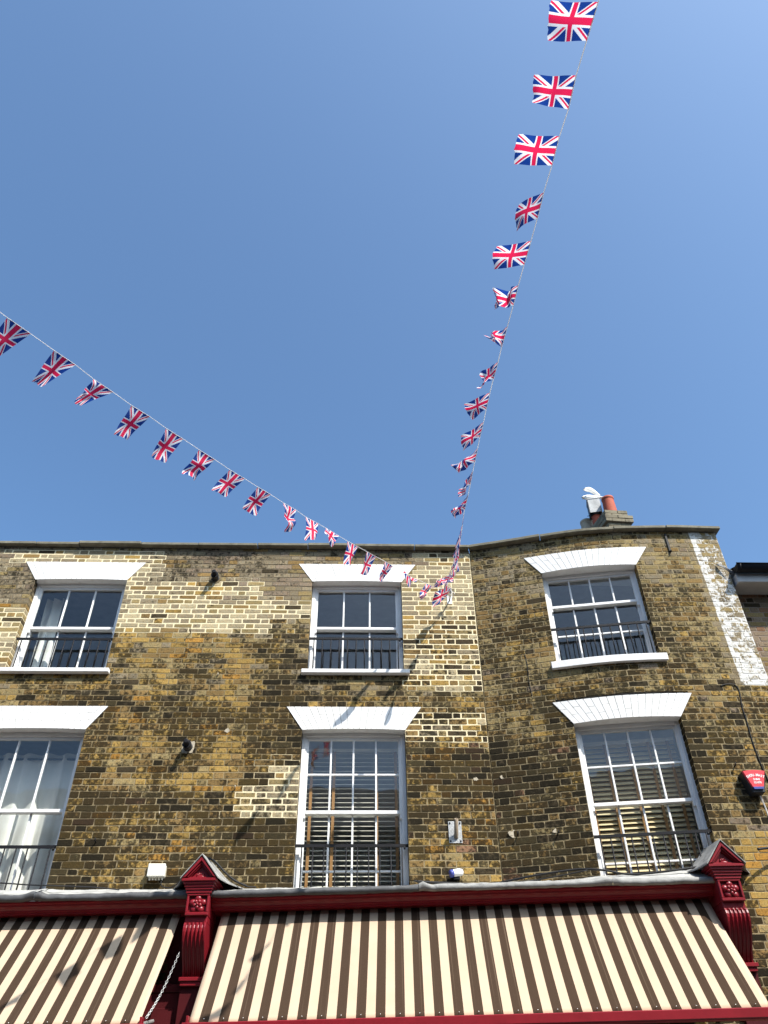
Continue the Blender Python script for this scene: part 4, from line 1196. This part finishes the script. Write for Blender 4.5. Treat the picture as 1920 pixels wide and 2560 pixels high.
for s_ in (-1, 1):
    m = MB(); m.tube([(-.03, s_ * .022, -.05), (-.03, s_ * .022, -.080)], .005, 6); m.box(-.055, -.022, s_ * .022 - .012, s_ * .022 + .012, -.083, -.079); m.build('leg', M['beak'], gull)

# ---------------------------------------------------------------- the lower house next door
nb = tag(empty('neighbour_house', (4.6, 7.98, -1.6)), 'lower dark brick house at the right edge under a black gutter', 'building')
NI = Matrix.Translation((4.6, 7.98, -1.6)).inverted()
def style_nb(s, z, k, rnd):
    c = CY[pick(rnd.random(), [('M', 3), ('R', 1.6), ('B', 3), ('D', 1.2), ('V', 1)])]; q = rnd.uniform(.75, 1.15)
    return (tuple(v * q for v in c), .38, 0., .010, (.24, .19, .15), False)
o = brickwork('neighbour_wall', lambda s, z, d: (s, 7.98 + d, z), 4.60, 7.6, -1.6, 5.62, [], [], style_nb, 77, None); o.parent = nb; o.matrix_parent_inverse = NI
o.name = 'wall'
def nbp(o): o.parent = nb; o.matrix_parent_inverse = NI; return o
m = MB(); m.box(4.612, 7.6, 7.70, 7.99, 5.475, 5.60); nbp(m.build('eaves_box', M['soffit'] if 'soffit' in M else M['white'], bevel=.006))
m = MB()
prof = [(7.71 - .055 * math.sin(PI * t) - .05 + .0, 5.625 - .07 * 0, t) for t in (0,)]
N = 14; ro, ri = [], []
for x in (4.60, 7.6):
    ro.append([m.add((x, 7.64 + .062 * math.cos(PI + PI * k / N), 5.665 + .085 * math.sin(PI + PI * k / N))) for k in range(N + 1)])
    ri.append([m.add((x, 7.64 + .056 * math.cos(PI + PI * k / N), 5.665 + .079 * math.sin(PI + PI * k / N))) for k in range(N + 1)])
for k in range(N):
    m.face((ro[0][k], ro[1][k], ro[1][k + 1], ro[0][k + 1]), 0, True); m.face((ri[0][k], ri[0][k + 1], ri[1][k + 1], ri[1][k]), 0, True)
    m.face((ro[0][k], ro[0][k + 1], ri[0][k + 1], ri[0][k])); m.face((ro[1][k], ri[1][k], ri[1][k + 1], ro[1][k + 1]))
m.face((ro[0][0], ri[0][0], ri[1][0], ro[1][0])); m.face((ro[0][N], ro[1][N], ri[1][N], ri[0][N])); m.face(ri[0])
m.tube([(4.595, 7.576, 5.668), (7.6, 7.576, 5.668)], .008, 8); m.tube([(4.64, 7.572, 5.655), (4.64, 7.60, 5.60), (4.64, 7.66, 5.58)], .010, 6)
nbp(m.build('gutter', M['black']))
m = MB(); m.quad((4.60, 7.66, 5.67), (7.6, 7.66, 5.67), (7.6, 11.5, 7.2), (4.60, 11.5, 7.2)); m.quad((4.60, 7.70, 5.61), (7.6, 7.70, 5.61), (7.6, 11.5, 7.14), (4.60, 11.5, 7.14)); nbp(m.build('roof', M['tile']))
cable('cable', [(4.62, 7.96, 5.40), (4.635, 7.955, 5.25), (4.66, 7.955, 5.0), (4.67, 7.955, 4.5), (4.70, 7.955, 4.2)], .009, 'grey cable running down the corner of the lower house', 'steel')
# torn lead flap where the two houses meet
m = MB(); m.sheet(lambda u, v: (4.44 + .16 * u, 7.755 - .06 * u * (1 - v) - .03 * v, 5.78 - .13 * u - .05 * v + .02 * math.sin(u * 5)), 6, 4, uv=False)
o = m.build('lead_flap', M['lead'], fix=False); sd = o.modifiers.new('thick', 'SOLIDIFY'); sd.thickness = .004
tag(o, 'torn curl of lead flashing at the corner above the black gutter', 'flashing')

# ---------------------------------------------------------------- street (below the frame)
m = MB(); m.quad((-400, -400, -1.72), (400, -400, -1.72), (400, 400, -1.72), (-400, 400, -1.72)); tag(m.build('ground', M['tarmac']), kind='structure')
m = MB(); m.box(-40, 40, 5.6, 12.6, -1.80, -1.60); tag(m.build('pavement', M['paving']), kind='structure')

# the house across the street: it stands behind the viewer and shows only in the panes
opp = tag(empty('house_opposite', (0, -3.4, -1.6)), 'pale rendered house across the street, seen only as a reflection in the panes', 'building')
OI = Matrix.Translation((0, -3.4, -1.6)).inverted()
M['render'] = simple('pale_render', (.22, .20, .17), .85, .2, var=.1, scale=2)
m = MB(); m.box(-16, 16, -9.0, -3.4, -1.6, 6.4); m.box(-16.1, 16.1, -9.1, -3.25, 6.4, 6.6); o = m.build('wall', M['render'], opp); o.matrix_parent_inverse = OI
m = MB(); m.prism([(-9.0, 6.6), (-3.4, 6.6), (-6.2, 8.6)], -16, 16, 'uvz'); o = m.build('roof', M['tile'], opp); o.matrix_parent_inverse = OI
for i in range(-4, 5):
    for zz in (.2, 3.2):
        m = MB(); m.box(i * 3.3 - .55, i * 3.3 + .55, -3.41, -3.37, zz, zz + 1.7); o = m.build('window', M['grey_plastic'], opp); o.matrix_parent_inverse = OI

# ---------------------------------------------------------------- bunting
FLAGS_L = [
  ((-2.419,3.227,4.432),(-2.314,3.376,4.454),(-2.510,3.292,4.181),(-2.474,3.402,4.232)),
  ((-2.196,3.516,4.454),(-2.091,3.665,4.480),(-2.312,3.600,4.219),(-2.309,3.729,4.308)),
  ((-2.000,3.805,4.491),(-1.898,3.954,4.519),(-2.038,3.750,4.224),(-2.116,3.949,4.352)),
  ((-1.793,4.094,4.529),(-1.688,4.242,4.564),(-1.901,4.162,4.285),(-1.845,4.282,4.341)),
  ((-1.590,4.382,4.581),(-1.485,4.530,4.613),(-1.673,4.433,4.323),(-1.602,4.561,4.366)),
  ((-1.377,4.670,4.629),(-1.271,4.818,4.660),(-1.473,4.680,4.371),(-1.420,4.835,4.429)),
  ((-1.162,4.957,4.673),(-1.052,5.105,4.706),(-1.290,4.948,4.430),(-1.187,5.085,4.468)),
  ((-0.953,5.244,4.735),(-0.852,5.392,4.775),(-1.085,5.260,4.495),(-0.980,5.409,4.532)),
  ((-0.747,5.530,4.796),(-0.640,5.678,4.835),(-0.702,5.541,4.525),(-0.649,5.648,4.561)),
  ((-0.556,5.816,4.865),(-0.442,5.963,4.903),(-0.538,5.818,4.591),(-0.457,5.920,4.631)),
  ((-0.371,6.101,4.959),(-0.245,6.248,4.978),(-0.377,5.922,4.750),(-0.290,6.111,4.744)),
  ((-0.157,6.385,5.017),(-0.052,6.532,5.060),(-0.189,6.422,4.747),(-0.133,6.537,4.797)),
  ((0.047,6.669,5.100),(0.148,6.815,5.142),(-0.016,6.693,4.834),(0.031,6.825,4.893)),
  ((0.253,6.952,5.181),(0.344,7.098,5.224),(0.168,6.935,4.919),(0.205,7.082,4.987)),
  ((0.576,7.500,5.349),(0.671,7.600,5.397),(0.474,7.263,5.252),(0.542,7.444,5.211)),
  ((0.771,7.720,5.426),(0.859,7.800,5.443),(0.645,7.676,5.186),(0.708,7.769,5.215)),
  ((1.116,7.980,5.561),(1.043,8.020,5.432),(0.883,7.909,5.432),(0.880,7.935,5.228)),
]
FLAGS_R = [
  ((1.157,1.291,4.474),(1.145,1.477,4.500),(0.904,1.260,4.370),(0.909,1.433,4.366)),
  ((1.129,1.649,4.511),(1.129,1.835,4.534),(0.878,1.612,4.405),(0.892,1.756,4.420)),
  ((1.122,2.007,4.587),(1.117,2.193,4.613),(0.865,1.961,4.500),(0.866,2.141,4.514)),
  ((1.100,2.364,4.617),(1.097,2.550,4.643),(0.901,2.337,4.429),(0.916,2.516,4.439)),
  ((1.089,2.722,4.666),(1.075,2.908,4.679),(0.847,2.688,4.540),(0.848,2.854,4.532)),
  ((1.066,3.080,4.698),(1.062,3.265,4.726),(0.893,3.007,4.498),(0.873,3.166,4.551)),
  ((1.043,3.437,4.708),(1.028,3.623,4.710),(0.879,3.368,4.499),(0.927,3.439,4.532)),
  ((1.029,3.795,4.748),(1.022,3.980,4.775),(0.857,3.748,4.538),(0.865,3.905,4.563)),
  ((1.018,4.152,4.803),(1.013,4.338,4.813),(0.788,4.135,4.654),(0.866,4.256,4.596)),
  ((1.015,4.510,4.839),(1.008,4.695,4.855),(0.806,4.495,4.660),(0.838,4.656,4.642)),
  ((1.012,4.867,4.888),(1.010,5.053,4.901),(0.824,4.907,4.691),(0.845,4.988,4.691)),
  ((1.015,5.225,4.945),(1.013,5.410,4.955),(0.865,5.215,4.714),(0.884,5.357,4.719)),
  ((1.019,5.582,4.994),(0.995,5.767,4.940),(0.907,5.565,4.743),(0.877,5.647,4.722)),
  ((1.009,5.923,5.007),(1.020,6.104,5.048),(0.971,6.016,4.751),(0.941,6.191,4.785)),
  ((1.031,6.272,5.086),(1.039,6.455,5.119),(0.961,6.346,4.831),(0.959,6.501,4.883)),
  ((1.048,6.617,5.165),(1.067,6.777,5.260),(1.002,6.728,4.918),(1.012,6.876,4.979)),
  ((1.067,6.935,5.330),(1.056,7.118,5.363),(1.023,6.999,5.066),(1.007,7.214,5.104)),
  ((1.048,7.290,5.377),(1.035,7.474,5.404),(0.966,7.365,5.126),(0.949,7.533,5.147)),
  ((1.108,7.700,5.543),(1.095,7.660,5.412),(1.014,7.562,5.432),(0.981,7.533,5.307)),
  ((0.989,7.600,5.436),(0.978,7.560,5.306),(0.873,7.502,5.306),(0.821,7.493,5.203)),
]

def flag(ABCD, label, group, amp=.012, seed=0, fold=0.):
    A, B, C, D = [Vector(p) for p in ABCD]
    base = (A + B) / 2
    rnd = random.Random(seed)
    nrm = (B - A).cross(C - A).normalized()
    p1, p2 = rnd.uniform(0, 6), rnd.uniform(0, 6); w1 = rnd.uniform(.8, 1.3)
    m = MB(); NU, NV = 18, 12
    def P(u, v):                    # u from the cord to the free edge, v along the cord
        a = A.lerp(B, v); c = C.lerp(D, v)
        p = a.lerp(c, u)
        # bellied cloth: the width between the free corners is taken up in a curl
        slack = max(0., .187 - (C - D).length)
        d = amp * u * math.sin(2 * PI * w1 * u + p1) + amp * 1.2 * u * math.sin(2 * PI * (v * .9 + .35 * u) + p2)
        d += slack * .62 * u * math.sin(PI * v) * (1 if seed % 2 else -1)
        d += fold * math.sin(2 * PI * 1.5 * u + 2.4 * v + p2) * u
        q = p + nrm * d
        if u > .96: q += (c - a).normalized() * rnd.uniform(-.007, .006)
        return q - base
    m.sheet(P, NU, NV)
    o = m.build('flag', M['flag'], fix=False); o.location = base
    tag(o, label, 'flag', group)
    return o
def string(name, pts, r, label):
    out = []; P = [Vector(p) for p in pts]
    m = MB(); m.tube(P, r, 6)
    return tag(m.build(name, M['cord']), label, 'bunting string')
GL, GR = 'flags on the bunting string sloping down from the left', 'flags on the bunting string rising steeply to the top'
LL = ['Union flag cut by the left edge of the picture',
 'wide Union flag, first whole one from the left edge on the sloping string',
 'Union flag flipped up with a bright curled tip, second whole one on the sloping string',
 'Union flag third whole one from the left edge, right after the flipped up flag',
 'Union flag with a sunlit lower corner, second after the flipped up flag',
 'Union flag with a rippled pale lower corner, third after the flipped up flag',
 'bright flat Union flag on the sloping string, just before the last wide one',
 'last wide flat Union flag on the sloping string before the narrow crumpled one',
 'narrow crumpled Union flag hanging steeply on the sloping string above the roofline',
 'bright Union flag hanging straight down just clear of the coping',
 'small foreshortened Union flag touching the coping line, bright red and white',
 'Union flag hanging across the coping onto dark bricks left of the central arch',
 'Union flag half over the white arch of the central upper window, first of two',
 'slim slanting Union flag before the right half of the central upper white arch',
 'twisted pinkish Union flag at the right tip of the central upper arch',
 'dark Union flag against the pale pointed bricks right of the central upper window',
 'large Union flag drooping at the wall hook by the inner corner']
RL = ['topmost Union flag on the steep string, cut close to the top of the picture',
 'flat Union flag second from the top of the steep string',
 'flat Union flag third from the top of the steep string with a torn lower corner',
 'Union flag fourth from the top of the steep string, slanting with a frayed tail',
 'Union flag fifth from the top of the steep string with a frayed free edge',
 'knotted doubled over Union flag, sixth from the top of the steep string',
 'small folded triangular Union flag just below the knotted one on the steep string',
 'Union flag with a drooping curled end just below the triangular one',
 'broad Union flag halfway along the steep string, wider than its neighbours',
 'Union flag directly below the broad one on the steep string',
 'narrow Union flag two below the broad one on the steep string, rippled',
 'thin Union flag three below the broad one on the steep string',
 'thin dangling Union flag with a pale tip, lowest spread one on the steep string',
 'Union flag seen edge on below the last spread flag of the steep string',
 'Union flag seen edge on just above the coping on the steep string',
 'edge on Union flag crossing the coping at the inner corner',
 'edge on Union flag over pale bricks just below the coping',
 'edge on Union flag lowest of the twisted run over the pale bricks',
 'crumpled Union flag at the bottom of the steep string beside the pale bricks',
 'Union flag pulled out sideways with a bright red bar, left of the crumpled one']
LF = {2: .035, 8: .03, 10: .02, 14: .045, 5: .015, 15: .02, 16: .03}
RF = {5: .045, 6: .035, 7: .02, 10: .02, 11: .018, 12: .015, 18: .04, 19: .025, 15: .015, 16: .015}
for i, (q, l) in enumerate(zip(FLAGS_L, LL)): flag(q, l, GL, seed=31 + i, fold=LF.get(i, 0.), amp=.010)
for i, (q, l) in enumerate(zip(FLAGS_R, RL)): flag(q, l, GR, seed=71 + i, fold=RF.get(i, 0.), amp=.010)
HOOK = Vector((1.105, 8.03, 5.545))
pl = [HOOK, Vector(FLAGS_L[16][0]) * .5 + Vector(FLAGS_L[16][1]) * .5]
pl = [HOOK]
for q in FLAGS_L[::-1]:
    if q is FLAGS_L[16]: continue
    pl += [q[1], q[0]]
pl += [(-3.3, 2.0, 4.37), (-4.39, .48, 4.32), (-5.8, -1.5, 4.36)]
string('bunting_string', pl, .0024, 'thin white cord of the bunting sloping from the left edge to the wall hook')
pr = [HOOK + Vector((.015, -.02, .01)), Vector(FLAGS_R[19][1]), Vector(FLAGS_R[18][0])]
for q in FLAGS_R[17::-1]: pr += [q[1], q[0]]
pr += [(1.16, .9, 4.43), (1.2, -.3, 4.32), (1.25, -2.5, 4.2)]
string('bunting_string', pr, .0030, 'white cord of the bunting rising steeply from the inner corner to the top edge')
# hook in the wall that both cords are tied to, with a tangle of cord ends
root = tag(empty('wall_bracket', (1.105, WY, 5.52)), 'pale metal hook by the inner corner where both bunting cords are tied', 'hook')
m = MB(); m.tube([(0, .01, -.02), (0, -.10, -.02), (0, -.16, .0), (.0, -.175, .03), (0, -.16, .05)], .009, 8); m.box(-.03, .03, -.008, .002, -.07, .05)
m.build('bracket_arm', M['steel'], root)
m = MB(); rnd = random.Random(2)
for k in range(5):
    a = Vector((rnd.uniform(-.02, .02), -.15, .02)); b = a + Vector((rnd.uniform(-.05, .03), rnd.uniform(-.02, .05), -rnd.uniform(.05, .15)))
    m.tube([a, (a + b) / 2 + Vector((rnd.uniform(-.03, .03), .0, 0)), b], .004, 5)
m.blob((0, -.15, .015), (.022, .02, .022), 6)
m.build('cord_knot', M['cord'], root)
